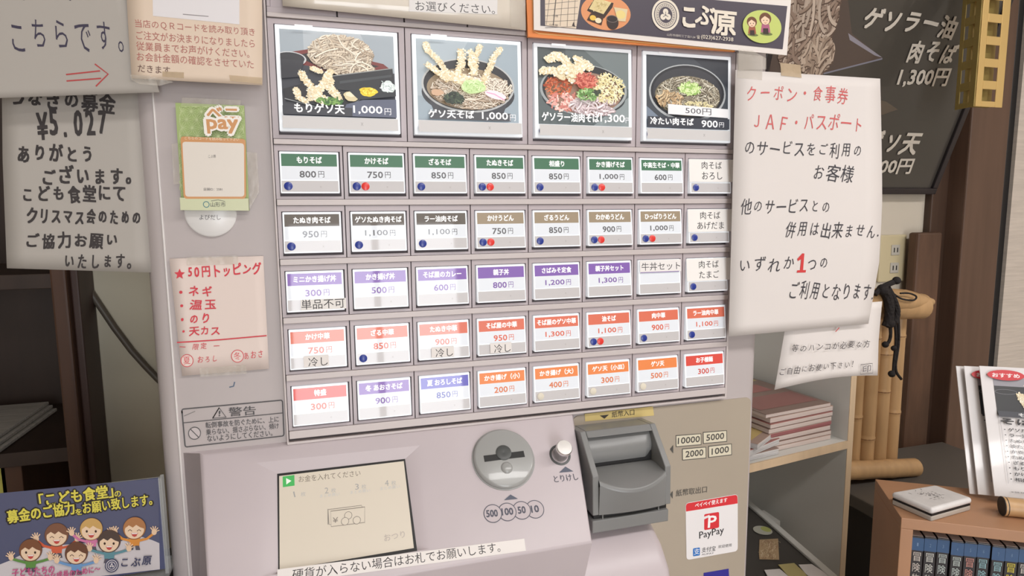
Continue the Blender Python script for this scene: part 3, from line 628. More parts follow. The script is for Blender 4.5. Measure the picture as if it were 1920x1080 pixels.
# coin dial
ca, cb = cp.px(944, 861); dc = cp.pt(ca, cb, 0); rr = (cp.px(1001, 855)[0] - cp.px(887, 864)[0]) / 2
dial_g = mat('dial_grey', (156, 156, 154), 0.3, coat=0.3)
mb = MB(); mb.lathe(dc, cp.n, cp.u, [(rr * 1.02, -.002), (rr * 1.02, .0008), (rr * .985, .0008), (rr * .98, .003), (rr * .95, .0046), (rr * .9, .0052), (rr * .01, .0056)], 72); dial = mb.build('coin_dial', dial_g, mach, smooth=True); dial['label'] = 'grey round coin slot dial'
dpl = Plane(dc + cp.n * .0056, cp.u, cp.v)
mb = MB(); mb.obox(dpl.pt(-rr * .66, -rr * .08, -.0003), cp.u * rr * 1.32, cp.v * rr * .2, cp.n * .0005); mb.build('coin_slot', mat('slot_dark', (34, 34, 34), .6), dial)
mb = MB(); mb.lathe(dpl.pt(0, rr * .14, -.001), cp.n, cp.u, [(rr * .25, 0), (rr * .25, .0016), (rr * .2, .0022), (rr * .01, .0012)], 36); mb.build('finger_cup', grey_dark, dial, smooth=True)
mb = MB(); mb.lathe(dpl.pt(-rr * .0, -rr * .36, -.001), cp.n, cp.u, [(rr * .2, 0), (rr * .18, .0016), (rr * .12, .0026), (rr * .01, .003)], 30); mb.build('return_bump', dial_g, dial, smooth=True)
# cancel lever
ka, kb = cp.px(1050, 853); kc = cp.pt(ka, kb, 0)
mb = MB(); mb.lathe(kc, cp.n, cp.u, [(.0112, -.001), (.0112, .0006), (.0092, .0009), (.0085, -.0005)], 32); mb.build('lever_socket', grey_dark, mach, smooth=True)
mb = MB(); mb.lathe(kc, cp.n, cp.u, [(.0078, -.002), (.0078, .0135), (.0083, .0142), (.0083, .0175), (.0076, .0185), (.0002, .0186)], 36); mb.build('cancel_lever', chrome, mach, smooth=True)['label'] = 'chrome cancel lever'

# ---- bill unit
bx0, bx1 = 4.79, 6.26
mb = MB()
prof = [(0.09, -4.9), (-.42, -4.84), (-.98, -5.42), (-1.0, -6.1), (0.09, -6.1)]
for (xa, xb) in ((bx0, 4.90), (6.15, bx1)): mb.prism([U(xa, y, z) for y, z in prof], ((xb - xa) * K, 0, 0))
mb.prism([U(4.90, y, z) for y, z in ((0.09, -4.9), (-.42, -4.84), (-.52, -4.93), (-.3, -4.96), (.09, -4.96))], (1.25 * K, 0, 0))
# curved throat above the slot
rows = []
for k in range(9):
    t = k / 8; y = -.36 - .22 * math.sin(t * 2.2); z = -4.93 - t * .46; rows.append([U(4.90, y, z), U(5.5, y, z), U(6.0, y, z), U(6.15, y + .12 * t, z)])
mb.grid(rows[::-1]); mb.ubox(4.9, 6.15, -.3, .09, -5.36, -4.95)
# lower lip, bowed forward
nx = 14; rows = [[], [], [], [], []]
for i in range(nx + 1):
    t = i / nx * 2 - 1; x = 4.90 + (6.15 - 4.90) * i / nx; bw = .16 * (1 - t * t)
    rows[0].append(U(x, -.3, -5.50)); rows[1].append(U(x, -.62, -5.47)); rows[2].append(U(x, -.99 - bw, -5.50 - bw * .9)); rows[3].append(U(x, -1.03 - bw * .9, -5.56 - bw * .9)); rows[4].append(U(x, -1.0 - bw * .3, -6.1))
mb.grid(rows[::-1]); mb.ubox(4.9, 6.15, -.98, .09, -6.1, -5.62)
bill = mb.build('bill_unit', grey_pl, mach, 0.0008, smooth=True); bill['label'] = 'grey bill slot unit'
bmm = bmesh.new(); bmm.from_mesh(bill.data); bmesh.ops.recalc_face_normals(bmm, faces=bmm.faces); bmm.to_mesh(bill.data); bmm.free()
mb = MB(); mb.ubox(4.91, 6.14, -.5, -.28, -5.47, -5.30); mb.build('bill_slot', black, bill)
mb = MB(); mb.ubox(4.84, 6.22, -.92, .09, -6.2, -6.1); mb.build('return_slot', black, bill)
mb = MB(); mb.ubox(bx0, bx1 - .03, -.99, .09, -6.42, -6.2); mb.build('lower_plate', grey_pl, bill, .001)
for x in (4.98, 5.5, 6.04):
    mb = MB(); mb.ubox(x, x + (.02 if x != 5.5 else .28), -.96, -.9, -6.2 if x != 5.5 else -6.13, -6.1 if x != 5.5 else -6.115); mb.build('pin', grey_pl, bill)
# rounded hood under the bill unit
mb = MB(); pr_ = [(.09, -6.44), (-.25, -6.44), (-.7, -6.55), (-1.1, -6.75), (-1.4, -7.05), (-1.55, -7.5), (-1.6, -8.5), (.09, -8.5)]
def hood(x, s, dz): return [U(x, .09 + (y - .09) * s, z + dz) for y, z in pr_]
lo = [hood(4.45, 1, 0), hood(5.9, 1, 0), hood(6.0, .98, -.02), hood(6.08, .92, -.06), hood(6.12, .8, -.12), hood(6.14, .1, -.2)]
mb.grid([list(x) for x in zip(*lo)][::-1]); hd = mb.build('tray_hood', plastic_pink, mach, smooth=True); hd['label'] = 'rounded hood below the bill slot'
bmm = bmesh.new(); bmm.from_mesh(hd.data); bmesh.ops.recalc_face_normals(bmm, faces=bmm.faces); bmm.to_mesh(hd.data); bmm.free()
print('STAGE machine done')

# ================================================================ SHEETS AND SIGNS ON THE MACHINE
def tape(pl, pts, parent, m=None, name='tape', th=0.0009):
    mb = MB(); mb.prism([pl.pt(*pl.px(*q), .0006) for q in pts], pl.n * .0002); return mb.build(name, m or tape_m, parent)
def lerp(a, b, t): return (a[0] + (b[0] - a[0]) * t, a[1] + (b[1] - a[1]) * t)
# arrow sheet
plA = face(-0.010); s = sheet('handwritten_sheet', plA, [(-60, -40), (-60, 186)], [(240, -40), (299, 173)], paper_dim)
s = tag(s, 'sheet with handwritten words and a red double arrow pointing to the machine', 'notice')
p = Print(plA); NV = (58, 52, 72); p.tpx('こちらです。', 28, 104, 234, 98, 66, NV, -.012, hand=True)
for ln in (((124, 140), (188, 133)), ((125, 152), (190, 147)), ((178, 120), (203, 139), (180, 162)), ): p.line(list(ln), .0011, (176, 66, 66), px=True)
p.line([(44, 0), (50, -6)], .0012, NV, px=True); p.line([(131, 1), (135, -5)], .0012, NV, px=True); p.build('lettering', INK, s)
# thank-you sheet
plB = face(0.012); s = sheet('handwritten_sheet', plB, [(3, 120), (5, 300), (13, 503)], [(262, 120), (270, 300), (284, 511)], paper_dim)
tag(s, 'grey lit sheet with bold handwritten thank-you for donations', 'notice'); BK = (52, 46, 46)
p = Print(plB)
for t, x0, y0, x1, y1, h, o in (('つなぎの募金', 20, 206, 218, 214, 42, .03), ('¥5.027', 74, 262, 205, 258, 56, .02), ('ありがとう', 35, 304, 172, 308, 36, .03), ('ございます。', 82, 346, 246, 345, 36, .03), ('こども食堂にて', 46, 382, 237, 380, 34, .03), ('クリスマス会のための', 52, 418, 263, 424, 30, .03), ('ご協力お願い', 52, 470, 220, 466, 34, .03), ('いたします。', 124, 504, 246, 504, 28, .02)):
    p.tpx(t, x0, y0, x1, y1, h, BK, o, hand=True)
p.build('lettering', INK, s)
# cream laminated instruction sheet
plC = face(-0.0125); s = sheet('laminated_sheet', plC, [(236, -30), (241, 60), (247, 147)], [(491, -30), (492, 60), (492, 160)], paper_cream)
tag(s, 'cream laminated ordering instructions in red-brown print taped above the payment card', 'notice')
p = Print(plC); p.pp([(286, -20), (287, 30), (449, 46), (449, -20)], (226, 222, 224)); p.line([(343, 27), (391, 31)], .0007, (140, 134, 136), px=True); RB = (176, 104, 96)
for t, x0, y0, x1, y1 in (('当店のＱＲコードを読み取り頂き', 254, 52.5, 478, 69), ('ご注文がお決まりになりましたら', 256, 74, 478, 90), ('従業員までお声がけください。', 256, 94, 468, 109), ('お会計金額の確認をさせていた', 257, 114, 476, 129)): p.tpx(t, x0, y0, x1, y1, 16.5, RB, -.004)
p.tpx('だきます。', 259, 135, 326, 140, 14, (98, 66, 60), .0); p.build('lettering', INK_GLOSS, s)
tape(plC, [(245, 140), (283, 143), (326, 154), (300, 161), (262, 158), (247, 150)], s); tape(plC, [(430, 141), (492, 146), (492, 158), (432, 152)], s, tape_y); tape(plC, [(305, 134), (345, 136), (345, 147), (305, 144)], s, tape_y)
# payment card
pb = FB * K - .0008
plD = face(pb - .003)
s = sheet('payment_card', plD, [(329, 193), (341, 394)], [(458, 198), (468, 395)], mat('green_card', (164, 182, 120), .4, coat=.4), rows=2, ncol=2, thick=.0006)
tag(s, 'small green payment card with orange lettering taped above the round call button', 'sign')
p = Print(plD, .0006); LG = (186, 200, 144)
def qd(a, b):  # local 0..1 of card in pixels, top-left origin
    return lerp(lerp((329, 193), (458, 198), a), lerp((341, 394), (468, 395), a), b)
p.pp([qd(0, 0), qd(1, 0), qd(1, .9), qd(0, .9)], (160, 180, 112))
for i in range(7):
    for j in range(12):
        c = qd((i + .5 * (j % 2)) / 6.6, j / 13)
        for k in range(6):
            a = k * math.pi / 6 + .2; x1, y1 = c[0] + 9 * math.cos(a), c[1] + 9 * math.sin(a); x2, y2 = c[0] - 9 * math.cos(a), c[1] - 9 * math.sin(a)
            x1 = min(max(x1, qd(0, .5)[0] + 2), qd(1, .5)[0] - 4); x2 = min(max(x2, qd(0, .5)[0] + 2), qd(1, .5)[0] - 4); y1 = max(y1, 200); y2 = max(y2, 200)
            p.line([(x1, y1), (x2, y2)], .0004, LG, px=True)
p.pp([qd(0, .885), qd(1, .885), qd(1, 1), qd(0, 1)], (204, 208, 172)); OB = (204, 146, 92)
p.pp(rpoly([(341, 257), (462, 262), (463, 373), (347, 373)], 7), OB); p.pp(rpoly([(344.5, 267), (459, 270), (459.5, 369), (350, 369)], 6), (222, 214, 204))
p.tpx('こちらのコードを読み取って下さい', 349, 263, 450, 265.5, 5.5, (236, 220, 196))
W_ = (240, 234, 226)
p.tpx('ベニ', 391, 224, 449, 225, 21, OB, .03, out=W_, oo=.09); p.tpx('pay', 392, 251, 449, 251, 25, OB, .035, out=W_, oo=.08)
p.tpx('こぶ原', 393, 297, 407, 297, 5.5, (86, 80, 80)); p.tpx('店舗ID：2581', 384, 358, 419, 358, 5.5, (86, 80, 80)); p.ringpx(389, 383.5, 6, 1.4, (52, 120, 130), (204, 208, 172)); p.tpx('山形市', 397, 388, 425, 388, 9, (70, 66, 66)); p.line([(398, 377), (411, 375), (424, 378)], .0004, (80, 80, 80), px=True)
p.build('card_print', INK_GLOSS, s)
for pts in ([(342, 183), (452, 188), (450, 203), (340, 198)], [(322, 270), (334, 268), (340, 345), (326, 346)], [(463, 285), (482, 287), (486, 360), (466, 396)]): tape(plD, pts, s)
# topping note
plE = face(pb - .0015); s = sheet('topping_note', plE, [(317.4, 485), (341.5, 705)], [(493.7, 480), (504.4, 691.5)], mat('note_paper', (224, 208, 200), .8), rows=6)
tag(s, 'square note with toppings handwritten in red marker, taped above the warning', 'notice')
p = Print(plE, .0005); RM = (208, 62, 74)
star = []
for k in range(10):
    a = math.pi / 2 + k * math.pi / 5; r_ = 10.5 if k % 2 == 0 else 4.8; star.append((337 + r_ * math.cos(a), 514 - r_ * math.sin(a)))
p.pp(star, RM)
for t, x0, y0, x1, y1, h, o in (('50円トッピング', 354, 522, 491, 514, 24, .022), ('・ネギ', 337, 557, 398, 555, 20, .02), ('・温玉', 339, 582, 405, 579, 19, .02), ('・のり', 340, 606, 392, 605, 18, .02), ('・天カス', 343, 631, 412, 627, 17, .02), ('ー 限定 ー', 337, 657, 412, 654, 13, -.01), ('おろし', 371, 680, 407, 677, 12, -.005), ('あおさ', 459, 674, 494, 669, 14, -.005)): p.tpx(t, x0, y0, x1, y1, h, RM, o, hand=True)
p.line([(332, 642), (410, 637), (500, 629)], .0011, RM, px=True)
for (x, y, t) in ((351, 676, '夏'), (445.5, 667.5, '冬')): p.ringpx(x, y, 12, 1.3, RM, (224, 208, 200)); p.tpx(t, x - 6.5, y + 7, x + 6.5, y + 6, 14, RM, -.01)
p.build('lettering', INK, s)
tape(plE, [(350, 482), (446, 479), (447, 495), (351, 497)], s); tape(plE, [(374, 690), (461, 684), (463, 700), (376, 706)], s)
# counter sheet above the big buttons
plF = face(-.0085); s = sheet('laminated_sheet', plF, [(528, -40), (530, 11)], [(984, -40), (986, 57)], mat('laminated_cream', (218, 208, 194), .3, coat=.6), rows=3)
tag(s, 'cream laminated sheet taped across the blank cells above the picture buttons', 'notice')
p = Print(plF, .0005); p.pp([(767, -30), (767, 21.5), (932, 27.5), (933, -30)], (226, 222, 220)); p.tpx('お選びください。', 779, 20, 928, 27, 18, (66, 64, 66), -.004); p.build('lettering', INK_GLOSS, s)
tape(plF, [(955, -20), (985, -20), (985, 58), (957, 50)], s)
# orange board with the shop banner
plG = face(-.0105); mb = MB(); G4 = [plG.pt(*plG.px(*q)) for q in ((985, -60), (990, 69), (1378, 97), (1384, -60))]; mb.prism(G4, (0, .0035, 0)); s = mb.build('orange_board', orange_m)
tag(s, 'glossy orange board behind the shop banner above the picture buttons', 'board')
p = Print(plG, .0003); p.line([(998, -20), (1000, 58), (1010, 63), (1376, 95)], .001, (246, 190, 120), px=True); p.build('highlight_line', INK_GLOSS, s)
plH = face(-.0135); mb = MB(); H4 = [plH.pt(*plH.px(*q)) for q in ((999, -90), (1001, 56), (1475.5, 103.6), (1490, -90))]; mb.prism(H4, (0, .0012, 0)); s = mb.build('shop_banner', mat('banner_white', (230, 222, 216), .4, coat=.4))
tag(s, 'white bordered dark banner with shop name, crest and telephone number, fixed over an orange board', 'sign')
p = Print(plH, .0004); SL = (78, 72, 84); CRM = (232, 222, 206)
p.pp([(1013, -80), (1013.4, 48), (1467, 92.4), (1475.7, 11.7), (1339, 0), (1160, -16)], SL)
p.pp([(1021, -60), (1022, 48), (1080, 54), (1088, 0), (1092, -60)], (226, 208, 186))
for i in range(5): p.line([(1022, 8 + i * 11), (1083, 2 + i * 12)], .0004, (96, 88, 84), px=True)
for i in range(5): p.line([(1030 + i * 12, -2), (1024 + i * 13, 47 + i)], .0004 if i != 1 else .001, (96, 88, 84), px=True)
p.pp([(1072, 49), (1078, 50), (1075, 41)], (60, 50, 50)); p.tpx('こぶ原', 1036, 32, 1046, 33, 4.5, (80, 70, 70)); p.tpx('山形駅', 1030, 48, 1046, 50, 4, (70, 60, 60))
p.ellpx(1136, 24, 46, (226, 152, 104), 33, 40)
p.pp([(1100, 20), (1114, -2), (1150, 6), (1148, 14), (1133, 34), (1128, 36)], (58, 42, 36)); p.pp([(1104, 17), (1116, -4), (1146, 5), (1131, 27)], (226, 206, 150))
for k in range(40):
    x = rnd.uniform(1110, 1138); y = rnd.uniform(0, 20); a = rnd.uniform(0, 3.1); p.line([(x, y), (x + 5 * math.cos(a), y + 3 * math.sin(a))], .0005, rnd.choice([(240, 224, 176), (206, 184, 126)]), px=True)
p.pp([(1100, 38), (1107, 25), (1131, 33), (1127, 48)], (72, 46, 38)); p.ellpx(1111, 34, 6, (236, 196, 86), 5); p.ellpx(1121, 39, 6, (238, 226, 192), 5)
p.pp([(1150, 14), (1176, 18), (1172, 41), (1158, 40)], (224, 206, 166)); p.ellpx(1163, 28, 9, (236, 214, 140), 8); p.ellpx(1148, 43, 11, (58, 46, 44), 13); p.ellpx(1147, 37, 10.5, (44, 36, 36), 7); p.ringpx(1147, 36, 10.5, 1, (130, 116, 108), (50, 42, 42), 7)
# crest: rings with three leaves
p.ellpx(1247, 28.6, 25.5, CRM, 30); p.ellpx(1247, 28.6, 21.5, SL, 25.5); p.ellpx(1247, 28.6, 19.8, CRM, 23.8); p.ellpx(1247, 28.6, 18, SL, 21.8); p.ellpx(1247, 28.6, 17.5, (206, 196, 184), 21); p.ellpx(1247, 28.6, 12.5, SL, 15.2)
for a in (90, 210, 330):
    x = 1247 + 5.6 * math.cos(math.radians(a)); y = 29 - 6.6 * math.sin(math.radians(a)); p.ellpx(x, y, 5, CRM, 5.6); p.line([(1247, 29), (x, y)], .0006, SL, px=True)
for k in range(26):
    a = k / 26 * 6.283; p.line([(1247 + 13.6 * math.cos(a), 28.6 - 16.4 * math.sin(a)), (1247 + 16.4 * math.cos(a), 28.6 - 19.8 * math.sin(a))], .0006, (120, 112, 112), px=True)
p.tpx('こ', 1279, 50, 1301, 52, 35, CRM, .04); p.tpx('ぶ', 1302, 45, 1339, 48, 34, CRM, .03); p.tpx('原', 1333, 64, 1377, 68, 44, CRM, .035)
p.tpx('山形市緑町三丁目7-24', 1249, 68, 1302, 73, 4.8, (206, 198, 190)); p.tpx('☎', 1304.5, 73, 1311, 73.6, 6.5, CRM); p.tpx('(023)627-2938', 1313, 75, 1373, 80.5, 9.5, CRM, .006)
p.ellpx(1427.5, 51, 36, (196, 208, 116), 31, 44)
for (x, y, sc, cl) in ((1408, 42, .9, (160, 92, 70)), (1433, 36, 1.05, (176, 98, 130))):
    p.ellpx(x + 2, y + 27 * sc, 11 * sc, (110, 122, 70), 3 * sc); p.pp([(x - 8 * sc, y + 24 * sc), (x + 9 * sc, y + 25 * sc), (x + 7 * sc, y + 10 * sc), (x - 6 * sc, y + 9 * sc)], cl); p.pp([(x - 4 * sc, y + 27 * sc), (x + 6 * sc, y + 28 * sc), (x + 5 * sc, y + 17 * sc), (x - 4 * sc, y + 17 * sc)], (60, 48, 46))
    p.ellpx(x, y, 10.5 * sc, (112, 72, 50), 11 * sc); p.ellpx(x, y + 3 * sc, 7.6 * sc, (238, 208, 178), 7.6 * sc); p.pp([(x - 8 * sc, y + 1), (x - 1, y - 5 * sc), (x + 8 * sc, y + 1), (x + 7 * sc, y - 7 * sc), (x, y - 10 * sc), (x - 7 * sc, y - 7 * sc)], (112, 72, 50))
    for dx in (-3, 3): p.ellpx(x + dx * sc, y + 3 * sc, .9, (50, 34, 30), 1.1, 8)
    p.line([(x - 2 * sc, y + 7 * sc), (x, y + 8 * sc), (x + 2 * sc, y + 7 * sc)], .0005, (170, 60, 50), px=True)
p.build('banner_print', INK_GLOSS, s)
tape(face(-.0145), [(1384, 92), (1410, 95), (1436, 110), (1436, 130), (1384, 132)], s)
# coupon sheet
plI = Plane((8.0 * K, -.014, Z0), (1, 0, 0), (0, 0, 1), bend=lambda a, b: .003 * math.sin(max(0, min(1, (b + .23) / .32)) * 3.1) * max(0, min(1, a / .18)))
s = sheet('coupon_notice', plI, [(1379, 131), (1373, 380), (1366, 631)], [(1650, 147.5), (1650, 262), (1650, 378), (1645, 492), (1627, 607)], paper, rows=24)
tag(s, 'large white handwritten notice with red first lines taped to the edge of the machine', 'notice')
p = Print(plI, .0005); R3 = (206, 96, 96); B3 = (62, 60, 66)
for t, x0, y0, x1, y1, h, c, o in (('クーポン・食事券', 1400, 192, 1588, 196, 36, R3, -.016), ('ＪＡＦ・パスポート', 1413, 244, 1612, 247, 34, R3, -.016), ('のサービスをご利用の', 1396, 294, 1610, 299, 32, B3, -.01), ('お客様', 1523, 342, 1597, 343, 34, B3, -.01), ('他のサービスとの', 1388, 403, 1551, 403, 31, B3, -.01), ('併用は出来ません.', 1471, 447, 1642, 449, 33, B3, -.01), ('いずれか', 1387, 512, 1486, 508, 30, B3, -.01), ('つの', 1513, 506, 1548, 503, 20, B3, -.012), ('ご利用となります.', 1478, 561, 1633, 564, 36, B3, -.01)):
    p.tpx(t, x0, y0, x1, y1, h, c, o, hand=True)
RD = (206, 60, 60); p.pp([(1498, 508), (1500, 486), (1494, 489), (1493, 485), (1502, 475), (1506, 475), (1503.5, 508)], RD); p.pp([(1492, 511), (1493, 506.5), (1509, 506), (1508.5, 510.5)], RD); p.build('lettering', INK, s)
tape(plI, [(1382, 100), (1430, 106), (1428, 150), (1382, 146)], s); tape(plI, [(1462, 118), (1500, 122), (1502, 146), (1464, 142)], s, tape_y)
# seal notice behind it
plJ = face(-.0085); s = sheet('seal_notice', plJ, [(1478, 580), (1452, 731)], [(1654, 565), (1646, 640), (1643, 707)], paper, rows=10)
me = s.data
# curled lower edge: keep the middle of the sheet a little shorter than its corners
for v in me.vertices:
    w3 = v.co + s.location; a = (w3.x - plJ.pt(*plJ.px(1452, 731)).x) / .17; zb_ = plJ.pt(*plJ.px(1452, 731)).z
    f_ = max(0, 1 - (w3.z - zb_) / .09); v.co.z += .0075 * math.sin(max(0, min(1, a)) * math.pi) * f_; v.co.y -= .004 * f_ * math.sin(max(0, min(1, a)) * 3)
tag(s, 'small curled white note about seals sticking out below the large notice', 'notice')
p = Print(Plane(plJ.o + plJ.n * .005, plJ.u, plJ.v), .0005); p.tpx('等のハンコが必要な方', 1484, 661, 1630, 651, 15, (62, 58, 62), -.004, hand=True); p.tpx('ご自由にお使い下さい！', 1461, 705, 1599, 690, 16, (62, 58, 62), -.004, hand=True)
p.line([(1613, 684), (1635, 681), (1636, 699), (1613, 702)], .0006, (90, 86, 90), closed=True, px=True); p.tpx('印', 1617, 699, 1632, 697, 13, (100, 96, 100)); p.line([(1566, 622), (1573, 614)], .0012, (190, 70, 70), px=True); p.build('lettering', INK, s)
print('STAGE sheets done')

# ================================================================ RIGHT BACKGROUND
WY = YB
# dark timber trims and the papered wall
def wallbox(name, pl0, pr0, y0, y1, m, zlo=0.0, zhi=CEIL, bev=.004):
    """upright member whose left and right faces are seen at pixel columns pl0, pr0 (at y=500)"""
    xa = atY(pl0, 500, y0).x; xb = atY(pr0, 500, y0).x; mb = MB(); mb.box(xa, xb, y0, y1, zlo, zhi); return struct(mb.build(name, m, None, bev))
wallbox('trim_1', 1738, 1800, WY - .02, WY + .03, brown_wood)
wallbox('trim_2', 1800, 1870, WY - .07, WY + .03, brown_mid)
wallbox('trim_3', 1868, 1886, WY - .05, WY + .03, black)
mb = MB(); xa = atY(1886, 500, WY - .06).x; mb.box(xa, XR, WY - .06, WY + .03, 0, CEIL); struct(mb.build('wall_recess', wallpaper))
# tilted framed menu poster
tl = math.radians(20); bl = atY(1745, 352, WY - .03); plP = Plane(bl, (1, 0, 0), (0, -math.sin(tl), math.cos(tl)))
t = empty('menu_poster', bl, 'large black framed menu poster with brush lettering leaning out from the back wall', 'poster')
xl = plP.px(1420, 200)[0]; W_p = -xl; HP = .62
mb = MB(); mb.obox(plP.pt(xl, 0, -.012), plP.u * W_p, plP.v * HP, plP.n * .012); mb.build('backing_board', mat('poster_black', (74, 70, 65), .35, coat=.3), t)
fr = .016; th = .022
for nm, a0, b0, a1, b1 in (('frame_rail', xl - fr, -fr, fr, 0), ('frame_rail', 0, 0, fr, HP), ('frame_rail', xl - fr, 0, xl, HP), ('frame_rail', xl - fr, HP, fr, HP + fr)):
    mb = MB(); mb.obox(plP.pt(a0, b0, -.014), plP.u * (a1 - a0), plP.v * (b1 - b0), plP.n * th); mb.build(nm, mat('frame_dark', (48, 42, 44), .35), t, .002)
p = Print(plP, .0006, .0000025); CW = (216, 208, 196)
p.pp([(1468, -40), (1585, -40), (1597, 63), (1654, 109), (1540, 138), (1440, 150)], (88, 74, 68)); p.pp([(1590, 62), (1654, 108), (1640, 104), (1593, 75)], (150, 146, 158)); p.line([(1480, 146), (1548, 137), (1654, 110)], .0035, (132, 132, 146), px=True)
a0 = plP.px(1440, 140); a1 = plP.px(1600, -60); p.box01(a0[0], a0[1], a1[0], a1[1]); p.noodles(.48, .5, .5, .52, 300, .0065, [(186, 166, 150), (168, 146, 130), (202, 184, 168), (150, 128, 114)], .5, dark=(98, 78, 68), curl=7); p.noodles(.8, .2, .3, .2, 110, .006, [(176, 154, 136), (196, 176, 158)], .3, dark=(98, 78, 68))
p.T = (0, 0, 1, 1)
p.tpx('ゲソラー油', 1613, 58, 1783, 74, 46, CW, .035, hand=True); p.tpx('肉そば', 1697, 118, 1786, 118, 42, CW, .028, hand=True); p.tpx('1,300円', 1679, 162, 1771, 162, 35, CW, .03)
p.pp([(1640, 185), (1660, 190), (1682, 205), (1650, 216)], (96, 84, 72)); p.tpx('ゲソ天', 1620, 288, 1714, 289, 44, CW, .035, hand=True); p.tpx('900円', 1628, 326, 1704, 325, 28, CW, .03)
p.build('poster_print', INK_GLOSS, t)
# gold slotted angle hanging on the post
GY = WY - .27
gx0 = atY(1835, 100, GY); t = empty('slotted_angle', (gx0.x, GY, gx0.z - .1), 'gold slotted steel angle hanging on the brown post beside the menu poster', 'bracket')
zbot = atY(1835, 200, GY).z; zp = .046; NH = int((CEIL - zbot) / zp)
def ladder(o, u, w_, m, nm):
    mb = MB(); n = NH; H = n * zp; v = Vector((0, 0, 1)); nrm = Vector(u).cross(v) * .002; u = Vector(u)
    mb.obox(o, u * w_ * .22, v * H, nrm); mb.obox(o + u * w_ * .72, u * w_ * .28, v * H, nrm)
    for i in range(n + 1): mb.obox(o + u * w_ * .22 + v * (i * zp - .009 if i else 0), u * w_ * .5, v * (.018 if 0 < i < n else .012), nrm)
    return mb.build(nm, m, t, .0012)
wr = atY(1886, 100, GY).x - gx0.x
ladder(Vector((gx0.x, GY, zbot)), (1, 0, 0), wr, gold, 'slotted_flange'); xlft = atY(1799, 100, GY + .05).x
uu = Vector((xlft - gx0.x, .05, 0)); ladder(Vector((gx0.x, GY, zbot)) + uu, -uu.normalized(), uu.length, gold_d, 'slotted_flange')
mb = MB(); mb.box(gx0.x + .004, gx0.x + wr - .004, GY + .02, GY + .03, zbot + .004, zbot + NH * zp); mb.build('backing_strip', gold_d, t)
# outlet
plO = face(WY - .006); t_ = [plO.pt(*plO.px(*q)) for q in ((1651, 441), (1700, 441), (1696, 527), (1650, 527))]
oc = (t_[0] + t_[2]) / 2; t = empty('wall_outlet', (oc.x, WY, t_[2].z), 'cream double wall outlet on the plaster beside the old timber', 'outlet')
x0, x1, z1, z0 = t_[0].x, t_[1].x, t_[0].z, t_[2].z
mb = MB(); mb.box(x0, x1, WY - .008, WY, z0, z1); mb.build('cover_plate', mat('outlet_cream', (206, 192, 156), .4), t, .003)
for zc in (z0 + (z1 - z0) * .68, z0 + (z1 - z0) * .3):
    xc = (x0 + x1) / 2 + .006; mb = MB(); mb.box(xc - .014, xc + .014, WY - .0105, WY - .007, zc - .014, zc + .014); so = mb.build('socket', mat('socket_grey', (190, 184, 172), .4), t, .0015)
    for dx in (-.006, .005):
        mb = MB(); mb.box(xc + dx - .0012, xc + dx + .0016, WY - .0112, WY - .010, zc - .006, zc + .006); mb.build('pin_hole', black, so)
# weathered timber standing before the post
ty = WY - .052; x0 = atY(1722, 440, ty).x; x1 = atY(1768, 440, ty).x; zt_ = atY(1740, 436, ty).z
mb = MB(); g = []
mb.box(x0, x1, ty, ty + .03, 0, zt_); o = mb.build('old_timber', old_wood, None, .006); tag(o, 'weathered dark timber standing upright behind the bamboo screen', 'timber')
# bamboo screen
sy = WY - .20
t = empty('bamboo_screen', (atY(1660, 700, sy).x, sy, 0), 'low screen of split bamboo stems tied with black cord beside the bookcase', 'screen')
zr1 = atY(1680, 575, sy).z; zr0 = atY(1650, 876, sy).z
edges = [1560, 1583, 1607, 1631, 1657, 1681, 1703]
for i in range(len(edges) - 1):
    xa = atY(edges[i], 700, sy).x; xb = atY(edges[i + 1], 700, sy).x; xc = (xa + xb) / 2; r = (xb - xa) / 2 * .96; nz = [zr0 - .1, zr0 + .07 + .055 * ((i * 2) % 3), zr0 + .27 + .04 * (i % 2), zr1 + .0]
    pts = []; rs = []
    z = zr0 - .02
    while z < zr1 + .005:
        k = 1.0
        for n_ in nz:
            if abs(z - n_) < .004: k = 1.07
        pts.append((xc, sy + .02, z)); rs.append(r * k); z += .004
    mb = MB(); mb.tube(pts, rs, 14); st = mb.build('bamboo_stem', bamboo, t, smooth=True)
    for n_ in nz[1:3]:
        mb = MB(); mb.lathe((xc, sy + .02, n_ - .0012), (0, 0, 1), (1, 0, 0), [(r * 1.03, 0), (r * 1.09, .0006), (r * 1.09, .0018), (r * 1.03, .0024)], 16); mb.build('node_ring', bamboo_d, st, smooth=True)
def rail_(pxa, pya, pxb, pyb, y, r, name):
    a = atY(pxa, pya, y); b_ = atY(pxb, pyb, y); mb = MB(); n = 16; pts = [a + (b_ - a) * (k / n) for k in range(n + 1)]
    mb.tube(pts, [r * (1.05 if k in (5, 11) else 1) for k in range(n + 1)], 18); o = mb.build(name, bamboo, t, smooth=True)
    mb = MB(); mb.tube([b_ + (a - b_).normalized() * .004, b_ + (b_ - a).normalized() * .0008], r * .86, 16); mb.build('cut_end', bamboo_d, o); return o
rail_(1560, 576, 1728, 574, sy - .02, .029, 'top_rail'); rail_(1560, 884, 1716, 876, sy - .02, .021, 'bottom_rail')
# pointed split culm lying on the top rail
a = atY(1560, 548, sy - .05); pts = []; rs = []
for k in range(15): q = k / 14; v = atY(1600 + 148 * q, 560 + 6 * q, sy - .03); pts.append(v); rs.append(.026 * (1 - max(0, q - .6) ** 1.4 * 2.6))
mb = MB(); mb.tube(pts, rs, 16); mb.build('top_culm', bamboo, t, smooth=True)
